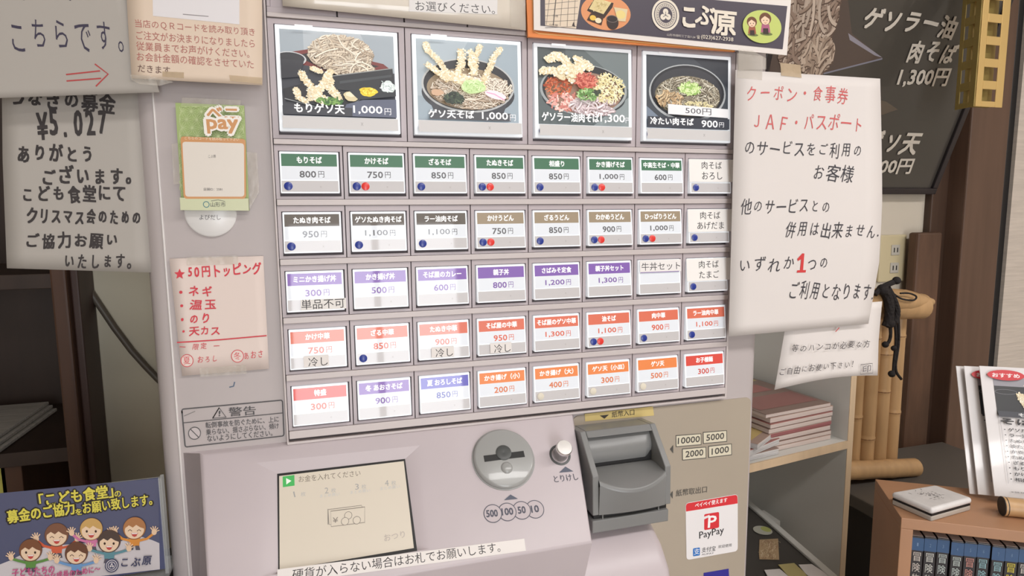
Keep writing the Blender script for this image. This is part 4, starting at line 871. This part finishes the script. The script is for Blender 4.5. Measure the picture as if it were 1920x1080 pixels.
# black cord with knots
t = empty('black_cord', atY(1680, 540, sy - .06), 'knotted black cord hanging over the end of the bamboo screen', 'cord')
cm = mat('cord_black', (34, 28, 28), .8, bump=1.0, nscale=120)
def cord(pts, r, nm, y=None):
    P_ = [atY(x, yy, (y or (sy - .062))) for x, yy in pts]
    sm = []
    for i in range(len(P_) - 1):
        p0, p1, p2, p3 = P_[max(i - 1, 0)], P_[i], P_[i + 1], P_[min(i + 2, len(P_) - 1)]
        for k in range(6):
            u = k / 6; sm.append(0.5 * ((2 * p1) + (p2 - p0) * u + (2 * p0 - 5 * p1 + 4 * p2 - p3) * u * u + (3 * p1 - p0 - 3 * p2 + p3) * u ** 3))
    sm.append(P_[-1]); mb = MB(); mb.tube(sm, r, 8); return mb.build(nm, cm, t, smooth=True)
cord([(1640, 552), (1652, 540), (1668, 532), (1682, 526)], .006, 'strand'); cord([(1655, 540), (1664, 556), (1668, 580), (1666, 600), (1662, 612)], .010, 'strand'); cord([(1664, 540), (1676, 562), (1682, 585), (1678, 605)], .007, 'strand')
cord([(1668, 600), (1670, 625), (1667, 640), (1660, 647)], .0035, 'strand'); cord([(1678, 600), (1680, 640), (1676, 680), (1674, 700), (1668, 702)], .003, 'strand'); cord([(1684, 590), (1685, 640), (1679, 690), (1690, 711)], .003, 'strand')
cord([(1672, 548), (1690, 560), (1712, 563), (1718, 556), (1705, 550), (1688, 550)], .002, 'strand')
for (x, yy, r) in ((1681, 526, .0085), (1660, 646, .007), (1676, 653, .006), (1672, 701, .0075), (1655, 543, .012), (1668, 606, .011)):
    c = atY(x, yy, sy - .064); mb = MB(); mb.lathe(c - Vector((0, 0, r)), (0, 0, 1), (1, 0, 0), [(r * math.sin(math.pi * k / 8) + .0002, r - r * math.cos(math.pi * k / 8)) for k in range(9)], 14); mb.build('knot', cm, t, smooth=True)
# grey bench below the screen
bz = atY(1650, 905, sy - .1).z
mb = MB(); bxa = atY(1560, 900, sy).x; bxb = atY(1850, 900, sy).x
t = empty('bench', ((bxa + bxb) / 2, sy + .0, 0), 'dark grey topped bench carrying the bamboo screen', 'bench')
zbt = zr0 - .022; yb0 = sy - .12
mb = MB(); mb.box(bxa, bxb, yb0, WY - .075, zbt - .03, zbt); mb.build('bench_top', mat('bench_grey', (92, 86, 80), .5), t, .004)
mb = MB(); mb.box(bxa + .02, bxb - .02, yb0 + .02, WY - .09, 0, zbt - .03); mb.build('bench_body', mat('bench_dark', (48, 42, 38), .5), t, .003)

# ---- white bookcase beside the machine, turned a little
bc = atZ(1592, 845, 0)   # direction only
an = math.radians(8.7); bu = Vector((math.cos(an), math.sin(an), 0)); bv = Vector((-math.sin(an), math.cos(an), 0))
bfr = atY(1597, 850, .31); bfr = Vector((bfr.x, bfr.y, 0)); BWd = .40; BD = .27; tk = .015; BH = 1.40
t = empty('white_bookcase', bfr - bu * BWd / 2 + bv * BD / 2, 'white open bookcase with pale wood edges standing beside the machine', 'bookcase')
o_ = bfr - bu * BWd
def bk(name, a0, a1, d0, d1, z0, z1, m=white_board, bev=.0008, par=None):
    mb = MB(); mb.obox(o_ + bu * a0 + bv * d0 + Vector((0, 0, z0)), bu * (a1 - a0), bv * (d1 - d0), Vector((0, 0, z1 - z0))); return mb.build(name, m, par or t, bev)
def frontpl(px, py):   # point on bookcase front plane
    d = ray(px, py); n = -bv; s_ = (bfr - CO).dot(n) / d.dot(n); return CO + d * s_
zsh = frontpl(1500, 848).z
for a0, a1 in ((0, tk), (BWd - tk, BWd)):
    sd = bk('side_panel', a0, a1, 0, BD, 0, BH); bk('wood_edging', a0, a1, -.001, .0, 0, BH, wood_edge, 0, sd)
bk('back_panel', tk, BWd - tk, BD - .006, BD, 0, BH)
SHZ = [zsh - tk - .32 - .02, zsh - tk, zsh + .36, BH - tk, .05, ]
for z in SHZ:
    sh = bk('shelf', tk, BWd - tk, .002, BD - .006, z, z + tk); bk('wood_edging', tk, BWd - tk, -.001, .002, z, z + tk, wood_edge, 0, sh)
# magazines
SH = zsh
def magz(a, d, w_, l_, z, th, cover, edge, rot, lab, grp):
    c = o_ + bu * a + bv * d; cr = math.cos(an + rot); sr = math.sin(an + rot); u = Vector((cr, sr, 0)); v = Vector((-sr, cr, 0))
    t2 = empty('magazine', Vector((c.x, c.y, z)), lab, 'magazine', grp)
    mb = MB(); mb.obox(c - u * w_ / 2 - v * l_ / 2 + Vector((0, 0, z)), u * w_, v * l_, Vector((0, 0, th * .86))); mb.build('pages', edge, t2, .0008)
    mb = MB(); mb.obox(c - u * w_ / 2 - v * l_ / 2 + Vector((0, 0, z + th * .86)), u * w_, v * l_, Vector((0, 0, th * .12))); cv = mb.build('cover', cover, t2)
    pp_ = Print(Plane(c + Vector((0, 0, z + th)), u, v), .0002); pp_.rect(-w_ * .45, -l_ * .4, w_ * .45, -l_ * .1, rnd.choice([(206, 180, 116), (150, 90, 84), (130, 130, 132)])); pp_.rect(-w_ * .4, 0, w_ * .3, l_ * .2, (170, 96, 92)); pp_.rect(-w_ * .45, l_ * .3, w_ * .45, l_ * .45, (204, 190, 120))
    pp_.build('cover_print', INK_GLOSS, t2); return t2
ed = mat('page_edges', (196, 180, 172), .8, noise=.15, nscale=300, stretch=(.05, .05, 3)); edr = mat('page_edges_red', (148, 92, 92), .8, noise=.3, nscale=300, stretch=(.05, .05, 3))
cvs = [mat('cover_a', (176, 150, 138), .4), mat('cover_b', (140, 116, 106), .4), mat('cover_c', (156, 104, 98), .4)]
z = SH + .0005
stk = [.0095, .008, .010, .008, .009, .0085, .010, .007]
for i, th in enumerate(stk):
    lab = 'magazine in the thick stack on the white bookcase, %s from the shelf' % ('lowest', 'second', 'third', 'fourth', 'fifth', 'sixth', 'seventh', 'top')[i] if i < len(stk) - 1 else 'topmost magazine of the stack on the white bookcase, cover curling open'
    magz(.285 + rnd.uniform(-.004, .004), .13 + rnd.uniform(-.005, .005), .165, .22, z, th, cvs[i % 3], edr if i in (3,) else ed, .0 + rnd.uniform(-.02, .02), lab, 'stacked magazines on the bookcase' if i < len(stk) - 1 else None); z += th + .0003
# second low stack with rolled papers
z = SH + .0005
for i, th in enumerate((.012, .012, .011)):
    magz(.165, .085, .10, .15, z, th, cvs[(i + 1) % 3], mat('page_edges_grey', (182, 178, 176), .8, noise=.4, nscale=200, stretch=(.05, .05, 3)), .2 * i, ('lowest', 'middle', 'top')[i] + ' loose booklet in the low pile beside the stacked magazines', 'loose booklets on the bookcase'); z += th + .0003
# poster lying in the lower compartment
lz = SHZ[0] + tk
pls = []
print('lowshelf', lz)
tz = zsh - .20
def hp(x, y): return atZ(x, y, tz)
q4 = [hp(1404, 930), hp(1424, 958), hp(1570, 1085), hp(1400, 1130)]
t = empty('menu_tray', (q4[0] + q4[2]) / 2, 'dark noodle menu board with a white rim lying in the bookcase', 'menu board')
dv = (hp(1562, 1078) - hp(1424, 958)).normalized(); pv = Vector((dv.y, -dv.x, 0)); 
if pv.dot(hp(1400, 1000) - hp(1424, 958)) < 0: pv = -pv
st0 = hp(1424, 958) - dv * .06
mb = MB(); mb.obox(st0 - Vector((0, 0, .006)), dv * .34, pv * .2, Vector((0, 0, .006))); mb.build('board', mat('tray_dark', (70, 66, 62), .5), t, .001)
mb = MB(); mb.obox(st0 + Vector((0, 0, .0)), dv * .34, pv * .014, Vector((0, 0, .006))); mb.build('white_rim', white_board, t, .0015)
plT = Plane(st0 + Vector((0, 0, .001)), (1, 0, 0), (0, 1, 0)); p = Print(plT, .0003)
p.pp([(1423, 900 + 139), (1424, 1012), (1459, 1010), (1461, 1050), (1424, 1049)], (178, 150, 116))
for k in range(60):
    x = rnd.uniform(1426, 1456); y = rnd.uniform(1014, 1046); a = rnd.uniform(0, 6); p.line([(x, y), (x + 5 * math.cos(a), y + 4 * math.sin(a)), (x + 8 * math.cos(a + .8), y + 6 * math.sin(a + .8))], .0009, rnd.choice([(206, 182, 146), (150, 112, 84), (222, 200, 168)]), px=True)
p.ellpx(1430, 995, 18, (186, 184, 170), 10); p.ellpx(1436, 993, 9, (176, 180, 104), 6)
p.build('menu_picture', INK_GLOSS, t)
mb = MB(); mb.box(q4[1].x - .03, q4[1].x + .02, q4[1].y - .04, q4[1].y + .01, lz, tz - .006); mb.build('support_block', white_board, t)
for pts, m, lab in (([(1459, 1060), (1489, 1057), (1516, 1082), (1490, 1095)], mat('kraft_env', (184, 170, 116), .7), 'yellow paper packet lying on the noodle menu board'), ([(1497, 1060), (1522, 1059), (1560, 1084), (1520, 1090)], paper, 'white paper slip lying next to the yellow packet'), ([(1433, 1070), (1462, 1068), (1488, 1090), (1448, 1098)], paper, 'white folded slip lying at the front of the menu board')):
    mb = MB(); mb.prism([atZ(x, y, tz + .002) for x, y in pts], (0, 0, .0015)); tag(mb.build('paper_packet', m, None), lab, 'paper')

# ---- beech cabinet with manga, turned towards the camera
CZ = 1.0
c0 = atZ(1690, 971, CZ); c1 = atZ(1920, 997, CZ); c2 = atZ(1628, 897, CZ)
cu = (c1 - c0).normalized(); cw = Vector((-cu.y, cu.x, 0)); CD = (c2 - c0).dot(cw); CW_ = .62
t = empty('manga_cabinet', c0 + cu * CW_ / 2 + cw * CD / 2 - Vector((0, 0, CZ)), 'low beech veneer cabinet holding a row of comic books', 'cabinet')
TT = .016
def cb_(name, a0, a1, d0, d1, z0, z1, m=cab_wood, par=None, bev=.0008):
    mb = MB(); mb.obox(Vector((c0.x, c0.y, 0)) + cu * a0 + cw * d0 + Vector((0, 0, z0)), cu * (a1 - a0), cw * (d1 - d0), Vector((0, 0, z1 - z0))); return mb.build(name, m, par or t, bev)
cb_('top_panel', 0, CW_, 0, CD, CZ - TT, CZ); cb_('side_panel', 0, TT, 0, CD, 0, CZ - TT); cb_('side_panel', CW_ - TT, CW_, 0, CD, 0, CZ - TT); cb_('back_panel', TT, CW_ - TT, CD - .008, CD, 0, CZ - TT, shelf_dark)
cb_('shelf', TT, CW_ - TT, .002, CD - .008, CZ - TT - .22, CZ - TT - .205); cb_('shelf', TT, CW_ - TT, .002, CD - .008, CZ - TT - .45, CZ - TT - .435); cb_('shelf', TT, CW_ - TT, .002, CD - .008, .04, .055)
# comics: measured spine width about 18 px
plK = Plane(c0, cu, (0, 0, 1)); wsp = .0165
book_black = mat('book_black', (40, 36, 40), .35, coat=.3); book_blue = mat('book_blue', (46, 84, 128), .35, coat=.3)
bz0 = CZ - TT - .205; hb = .190
ORD = ['first', 'second', 'third', 'fourth', 'fifth', 'sixth', 'seventh', 'eighth', 'ninth', 'tenth', 'eleventh', 'twelfth', 'thirteenth', 'fourteenth', 'fifteenth', 'sixteenth', 'seventeenth', 'eighteenth']
cols = [(206, 198, 190), (214, 196, 70), (150, 190, 196), (198, 140, 130), (190, 200, 196), (206, 206, 200)]
a = TT + .003; i = 0
while i < 18:
    d0 = .012 + .003 * ((i * 7) % 3) / 2; oo = Vector((c0.x, c0.y, 0)) + cu * a + cw * d0
    col = cols[(i * 5 + i // 3) % 6]; nm = {0: 'white', 1: 'yellow', 2: 'pale blue', 3: 'pink', 4: 'pale green', 5: 'white'}[(i * 5 + i // 3) % 6]
    tb = empty('comic_book', oo + Vector((0, 0, bz0)), 'black comic book with %s title, %s from the side panel of the beech cabinet' % (nm, ORD[i]), 'book', 'comic books in the beech cabinet')
    mb = MB(); mb.obox(oo + Vector((0, 0, bz0)), cu * (wsp - .001), cw * .112, Vector((0, 0, hb))); cv = mb.build('cover', book_black, tb, .001)
    mb = MB(); mb.obox(oo - cw * .0003 + Vector((0, 0, bz0 + hb * .89)), cu * (wsp - .001), cw * .0004, Vector((0, 0, hb * .10))); mb.build('spine_band', book_blue, tb)
    mb = MB(); mb.obox(oo + cu * .001 + cw * .002 + Vector((0, 0, bz0 + hb)), cu * (wsp - .003), cw * .108, Vector((0, 0, .0006))); mb.build('pages', ed, tb)
    pk = Print(Plane(oo - cw * .0004, cu, (0, 0, 1)), .0002); hz = bz0 + hb
    for k, ch in enumerate('冒険物語巻'[:5]): pk.T = (0, 0, 1, 1); pk.text(ch, .003, hz - .037 - k * .0165, wsp - .004, .0135, col, .0)
    pk.text(str(i % 9 + 1), .0066, hz - .014, wsp - .008, .005, (110, 140, 176)); pk.build('spine_title', INK_GLOSS, tb)
    a += wsp; i += 1
# white seal-pad box
pz = CZ + .001
def pbox(pts, z0, z1, name, m, par, bev, seg=3, sc=1.0):
    P_ = [atZ(x, y, CZ + .02) for x, y in pts]; c = sum(P_, Vector()) / 4; P_ = [c + (q - c) * sc for q in P_]
    mb = MB(); mb.prism([Vector((q.x, q.y, z0)) for q in P_], (0, 0, z1 - z0)); return mb.build(name, m, par, bev, smooth=True, seg=seg)
QP = [(1671, 922), (1753, 908), (1824, 933), (1748, 954)]
cc = sum([atZ(x, y, CZ + .02) for x, y in QP], Vector()) / 4
t = empty('seal_pad_case', Vector((cc.x, cc.y, CZ)), 'flat white square case with worn lid lying on the beech cabinet', 'case')
wh = mat('case_white', (220, 216, 214), .35, noise=.05, nscale=60)
pbox(QP, CZ, CZ + .008, 'case_base', mat('case_base_m', (176, 166, 156), .4), t, .002, sc=.97); pbox(QP, CZ + .008, CZ + .0105, 'seam', black, t, 0, sc=.955); pbox(QP, CZ + .0105, CZ + .02, 'case_lid', wh, t, .004)
p = Print(Plane(Vector((cc.x, cc.y, CZ + .02)), cu, cw), .0002)
for k in range(46):
    x = rnd.gauss(0, .009); y = rnd.gauss(0, .006); an2 = rnd.uniform(0, 6); l = rnd.uniform(.002, .005); p.line([(x, y), (x + l * math.cos(an2), y + l * math.sin(an2))], .0007, rnd.choice([(120, 116, 118), (150, 146, 146)]))
p.build('worn_emblem', INK, t)
# menu cards leaning in a bamboo holder
tb_ = math.radians(26)
vv = (Vector((0, 0, 1)) * math.cos(tb_) + cw * math.sin(tb_)).normalized()
def menucard(x, y, lab, prn, extra=0.0):
    c = atZ(x, y, CZ + .004); c = CO + (c - CO) * (1 - extra); pl = Plane(c, cu, vv); Wc, Hc = .165, pl.px(x - 24, 686)[1]
    tt = empty('menu_card', c, lab, 'menu'); mb = MB(); mb.obox(pl.pt(0, 0, -.0016), cu * Wc, vv * Hc, pl.n * .0016); mb.build('card', mat('menu_white', (226, 222, 222), .3, coat=.6), tt, .0005)
    if not prn: return tt
    q = Print(pl, .0004, .000004); q.box01(0, 0, Wc, Hc); s_ = Wc
    q.rect(.10, .615, .97, .925, (150, 148, 156)); q.rect(.10, .615, .97, .845, (44, 46, 50)); q.ell(.19, .8, .09, .02, (120, 120, 126)); q.ell(.19, .8, .085, .017, (40, 42, 46))
    q.noodles(.62, .85, .28, .06, 120, s_ * .014, NOO, .2, dark=(120, 100, 80)); q.tempura([(.3, .77), (.34, .7), (.36, .67)], .03); q.tempura([(.4, .79), (.45, .72), (.5, .68)], .03); q.tempura([(.6, .8), (.58, .7)], .03); q.shreds(.6, .655, .12, .012, 24, s_ * .012, [(104, 150, 80), (140, 176, 96)], .04)
    q.rect(.10, .60, .97, .645, (64, 66, 74)); q.text('もりゲソ天', .26, .608, .62, .03, (236, 236, 236), .02)
    q.ell(.20, .93, .15, .042, (206, 44, 54)); q.text('おすすめ', .09, .912, .31, .032, (244, 236, 236), .03)
    q.text('そば', .11, .545, .36, .045, (40, 38, 42), .05); q.text('●冷たい', .39, .57, .6, .014, (60, 90, 170)); q.text('●温かい', .39, .55, .6, .014, (206, 60, 60)); q.line([(.11, .6), (.11, .1)], .0005, (150, 146, 150))
    for k, tx in enumerate(('・ゲソたぬき肉そば', '・ラー油肉そば', '・たぬき肉そば', '・冷たい肉そば', '・かき揚げそば', '・たぬきそば', '・ざるそば', '・もりそば', '・かけそば', '・相盛り')):
        q.text(tx, .13, .49 - k * .041, .13 + .047 * len(tx), .026, (48, 46, 50), .03)
    q.text('※価格は税込です', .12, .035, .45, .012, (90, 88, 90)); q.build('menu_print', INK_GLOSS, tt); return tt
menucard(1818, 926, 'rearmost white menu card standing on the beech cabinet', False); menucard(1834, 927, 'middle laminated menu card partly hidden by the card before it', True, .008); menucard(1865, 930, 'frontmost laminated menu card with noodle picture and red oval', True, .02)
# bamboo stand holding the cards
c = atZ(1878, 965, CZ); t = empty('bamboo_card_stand', c, 'short bamboo stand holding the menu cards on the beech cabinet', 'stand')
mb = MB(); ct = c + Vector((0, 0, .013)); mb.tube([ct + cu * (q * .012) for q in range(0, 13)], [.013 * (1.06 if q in (0, 12) else 1) for q in range(13)], 18); mb.build('bamboo_tube', bamboo, t, smooth=True)
mb = MB(); mb.tube([ct - cu * .001, ct + cu * .004], .0136, 18); mb.build('dark_end', black, t)
print('STAGE right done')

# ================================================================ LEFT BACKGROUND
LY = .40
# pale wall panel beside the machine
xp0 = atY(138, 520, LY).x
mb = MB(); mb.box(xp0, -.05, LY, LY + .03, 0, CEIL); struct(mb.build('wall_panel', panel_bg))
# black cable
t0 = [atY(x, y, LY - .006) for x, y in ((112, 468), (146, 512), (178, 560), (214, 614), (247, 658), (272, 686), (297, 712), (330, 740))]
mb = MB(); mb.tube(t0, .0045, 10); tag(mb.build('cable', mat('cable_grey', (84, 76, 66), .5), None, smooth=True), 'dark cable running down across the beige panel beside the machine', 'cable')
# dark bookcase with posts
by = .33
t = empty('dark_bookcase', (atY(60, 700, by).x - .2, by + .15, 0), 'dark brown wooden bookcase behind the handwritten sheets', 'bookcase')
xa = atY(100, 600, by).x; xm = atY(131, 600, by).x; xb = atY(150, 600, by).x; xl_ = XL + .05
mb = MB(); mb.box(xa, xm, by, by + .06, 0, 2.0); mb.build('front_post', shelf_post, t, .003)
mb = MB(); mb.box(xm, xb - .002, by + .012, by + .069, 0, 2.0); mb.build('side_panel', mat('bookcase_side', (66, 46, 40), .5, noise=.15, nscale=5, stretch=(6, 6, .6)), t, .002)
mb = MB(); mb.box(xl_, xa, by + .27, by + .28, 0, 2.0); mb.build('back_panel', shelf_dark, t)
def shz(py): return atY(50, py, by + .05).z
for py, nm in ((512, 'shelf'), (838, 'shelf'), (1010, 'shelf')):
    z = shz(py); mb = MB(); mb.box(xl_, xa - .001, by + .03, by + .27, z - .02, z); mb.build(nm, shelf_dark, t, .001)
mb = MB(); xq = atY(14, 870, by + .05).x; mb.box(xq, xq + .02, by + .04, by + .26, shz(1010), shz(838) - .02); mb.build('divider', shelf_post, t, .001)
mb = MB(); mb.box(xl_, xa, by + .03, by + .28, 1.98, 2.0); mb.build('top_panel', shelf_dark, t)
# newspaper on the shelf
z = shz(838) + .001
def npt(x, y, zz): return atZ(x, y, zz)
mb = MB()
pts = [npt(-60, 796, z + .02), npt(75, 778, z + .02), npt(48, 818, z + .02), npt(-60, 826, z + .02)]
npo = Vector((xl_, 0, 0)); 
for i in range(3):
    xr = atY(42 - i * 8, 800, by + .1).x; mb.box(xr - .32, xr, by + .02 - .0 + i * .01, by + .22, z + i * .006, z + i * .006 + .005)
o = mb.build('newspaper', mat('newsprint', (176, 172, 166), .85, noise=.2, nscale=90, stretch=(.3, 3, 3)), None, .001); tag(o, 'folded grey newspaper lying on a shelf of the dark bookcase', 'newspaper')
# blue and yellow books
for i, (c_, lab) in enumerate((((52, 74, 130), 'dark blue book standing on the low shelf of the dark bookcase'), ((70, 92, 140), 'pale blue book with yellow foot on the low shelf of the dark bookcase'))):
    x = atY(-8 + i * 11, 900, by + .07).x; zz = shz(1010) + .0005
    tb = empty('book', (x, by + .07, zz), lab, 'book'); mb = MB(); mb.box(x, x + .0165, by + .07, by + .2, zz, zz + .118); mb.build('cover', mat('book_%d' % i, c_, .4), tb, .001)
    mb = MB(); mb.box(x + .0008, x + .0157, by + .0694, by + .07, zz + .02, zz + .10); mb.build('spine_label', mat('book_yellow', (196, 190, 92), .5), tb)
mb = MB(); xx = atY(62, 872, by + .2).x; zz = shz(1010); mb.box(xx - .03, xx + .04, by + .12, by + .24, zz + .0005, zz + .03); tag(mb.build('small_box', mat('box_grey', (110, 104, 98), .7), None, .002), 'small grey box far back on the low shelf of the dark bookcase', 'box')
# donation sign in an acrylic stand
sgY = -.004; plS = face(sgY); corners = [(-60, 931), (297, 896), (300, 1068), (-60, 1108)]
C3 = [plS.pt(*plS.px(*q)) for q in corners]
t = empty('donation_sign', Vector(((C3[0].x + C3[1].x) / 2, sgY, C3[2].z)), 'dark blue charity sign with yellow lettering and cartoon children in a clear stand', 'sign')
xs0, xs1 = C3[0].x, C3[1].x; zs0, zs1 = C3[2].z, C3[1].z
mb = MB(); mb.box(xs0, xs1, sgY, sgY + .0008, zs0, zs1); mb.build('card', mat('sign_blue', (72, 76, 110), .5), t)
mb = MB(); mb.box(xs1 + .0004, xs1 + .0034, sgY - .004, sgY + .005, zs0 - .003, zs1 + .001); mb.box(xs0, xs1, sgY + .0012, sgY + .003, zs0, zs1); mb.build('acrylic_stand', acrylic, t, .0004)
mb = MB(); mb.box(xs0, xs1 + .0034, sgY - .03, sgY + .03, zs0 - .006, zs0 - .003); mb.build('stand_foot', acrylic, t, .0004)
p = Print(plS, .0004)
p.pp([(-60, 930), (297, 896.5), (300, 1067), (-60, 1107)], (82, 85, 112))
# white hill
hill = [(-60, 1080), (0, 1060), (18, 1048), (60, 1030), (120, 1018), (180, 1014), (230, 1006), (265, 1004), (299, 1016), (300, 1067), (-60, 1107)]
p.pp([(-60, 1080), (0, 1058), (20, 1050), (60, 1030), (110, 1022), (115, 1088), (-60, 1107)], (206, 198, 200)); p.pp([(110, 1022), (180, 1016), (228, 1014), (240, 1008), (262, 1005), (285, 1012), (299, 1018), (300, 1067), (115, 1088)], (206, 198, 200))
YL = (216, 204, 84); OUTC = (40, 34, 30)
p.tpx('「こども食堂」', 76, 951, 213, 932, 25, YL, .03, out=OUTC, oo=.06); p.tpx('の', 216, 932, 228, 930, 11, YL, .02, out=OUTC, oo=.05)
p.tpx('募金のご協力', 16, 981, 141, 963, 24, YL, .03, out=OUTC, oo=.06); p.tpx('を', 143, 966, 155, 964, 12, YL, .02, out=OUTC, oo=.05); p.tpx('お願い致します。', 157, 963, 286, 946, 22, YL, .02, out=OUTC, oo=.06)
def kid(x, y, r, hair, shirt, eyes, n_h):
    OL = (96, 62, 48)
    for sg in (-1, 1):   # arms and hands
        hx, hy = x + sg * r * 1.75, y + (.15 if n_h else -.15) * r + .5 * r
        p.line([(x + sg * r * .3, y + r * 1.15), (x + sg * r * 1.1, y + r * .95), (hx, hy + 2)], .0022, shirt, px=True); p.ellpx(hx, hy, r * .24, (230, 196, 164), r * .27, 12)
        for k in range(5):
            a = math.radians(90 + (k - 2) * 28 - sg * 15); p.line([(hx, hy), (hx + r * .5 * math.cos(a), hy - r * .55 * math.sin(a))], .0009, (230, 196, 164), px=True)
    p.pp([(x - r * .5, y + r * .7), (x + r * .5, y + r * .7), (x + r * .42, y + r * 1.6), (x - r * .42, y + r * 1.6)], shirt)
    for sg in (-1, 1): p.pp([(x + sg * r * .05, y + r * 1.55), (x + sg * r * .4, y + r * 1.55), (x + sg * r * .5, y + r * 1.95), (x + sg * r * .12, y + r * 1.95)], (92, 86, 96))
    p.ellpx(x, y, r * 1.04, OL, r * 1.02); p.ellpx(x, y, r, hair, r * .98); p.ellpx(x, y + r * .16, r * .86, (232, 202, 172), r * .78)
    p.pp([(x - r * .9, y + r * .05), (x - r * .5, y - r * .25), (x - r * .15, y - r * .05), (x + r * .15, y - r * .3), (x + r * .5, y - r * .08), (x + r * .88, y + r * .05), (x + r * .75, y - r * .62), (x, y - r * .96), (x - r * .75, y - r * .62)], hair)
    for sg in (-1, 1):
        if eyes: p.ellpx(x + sg * r * .4, y + r * .2, r * .1, (60, 36, 28), r * .12, 10)
        else: p.line([(x + sg * r * .4 - r * .18, y + r * .26), (x + sg * r * .4, y + r * .12), (x + sg * r * .4 + r * .18, y + r * .26)], .0006, (80, 46, 34), px=True)
    p.pp([(x - r * .32, y + r * .42), (x + r * .32, y + r * .40), (x + r * .18, y + r * .7), (x, y + r * .78), (x - r * .18, y + r * .7)], (190, 72, 66)); p.pp([(x - r * .28, y + r * .43), (x + r * .28, y + r * .41), (x + r * .22, y + r * .52), (x - r * .22, y + r * .53)], (236, 226, 220))
kid(107, 1002, 22, (124, 84, 64), (206, 96, 66), False, 0); kid(172, 991, 21, (200, 160, 96), (206, 120, 160), True, 0); kid(253, 989, 21, (170, 116, 72), (214, 140, 60), False, 0)
kid(59, 1030, 21, (122, 78, 52), (96, 140, 70), True, 1); kid(206, 1013, 21, (78, 62, 56), (96, 140, 150), True, 1); kid(145, 1035, 21, (104, 66, 48), (110, 150, 196), False, 1)
p.ringpx(211, 1058, 13, 2, (64, 66, 96), (206, 198, 200)); p.ringpx(211, 1058, 9.5, 2, (64, 66, 96), (206, 198, 200)); p.ellpx(211, 1058, 6, (64, 66, 96)); 
for a in (90, 210, 330): p.ellpx(211 + 2.6 * math.cos(math.radians(a)), 1058 - 2.6 * math.sin(math.radians(a)), 2, (206, 198, 200), 2.2, 10)
p.tpx('こぶ原', 229, 1062, 286, 1056, 17, (64, 66, 96), .02, hand=True); p.tpx('子どもたちの', 25, 1080, 104, 1072, 15, (196, 80, 130), .02); p.tpx('健やかな成長のために～', 60, 1090, 190, 1070, 13, (196, 80, 130), .02)
p.build('sign_print', INK_GLOSS, t)
# counter that carries the sign
mb = MB(); mb.box(xs0 - .1, -1.9 * K - .002, -.08, .05, 0, zs0 - .0062); t = mb.build('side_counter', mat('counter_grey', (78, 76, 74), .5), None, .003); tag(t, 'dark grey counter beside the machine under the charity sign', 'counter')
print('STAGE end', len(bpy.data.objects))
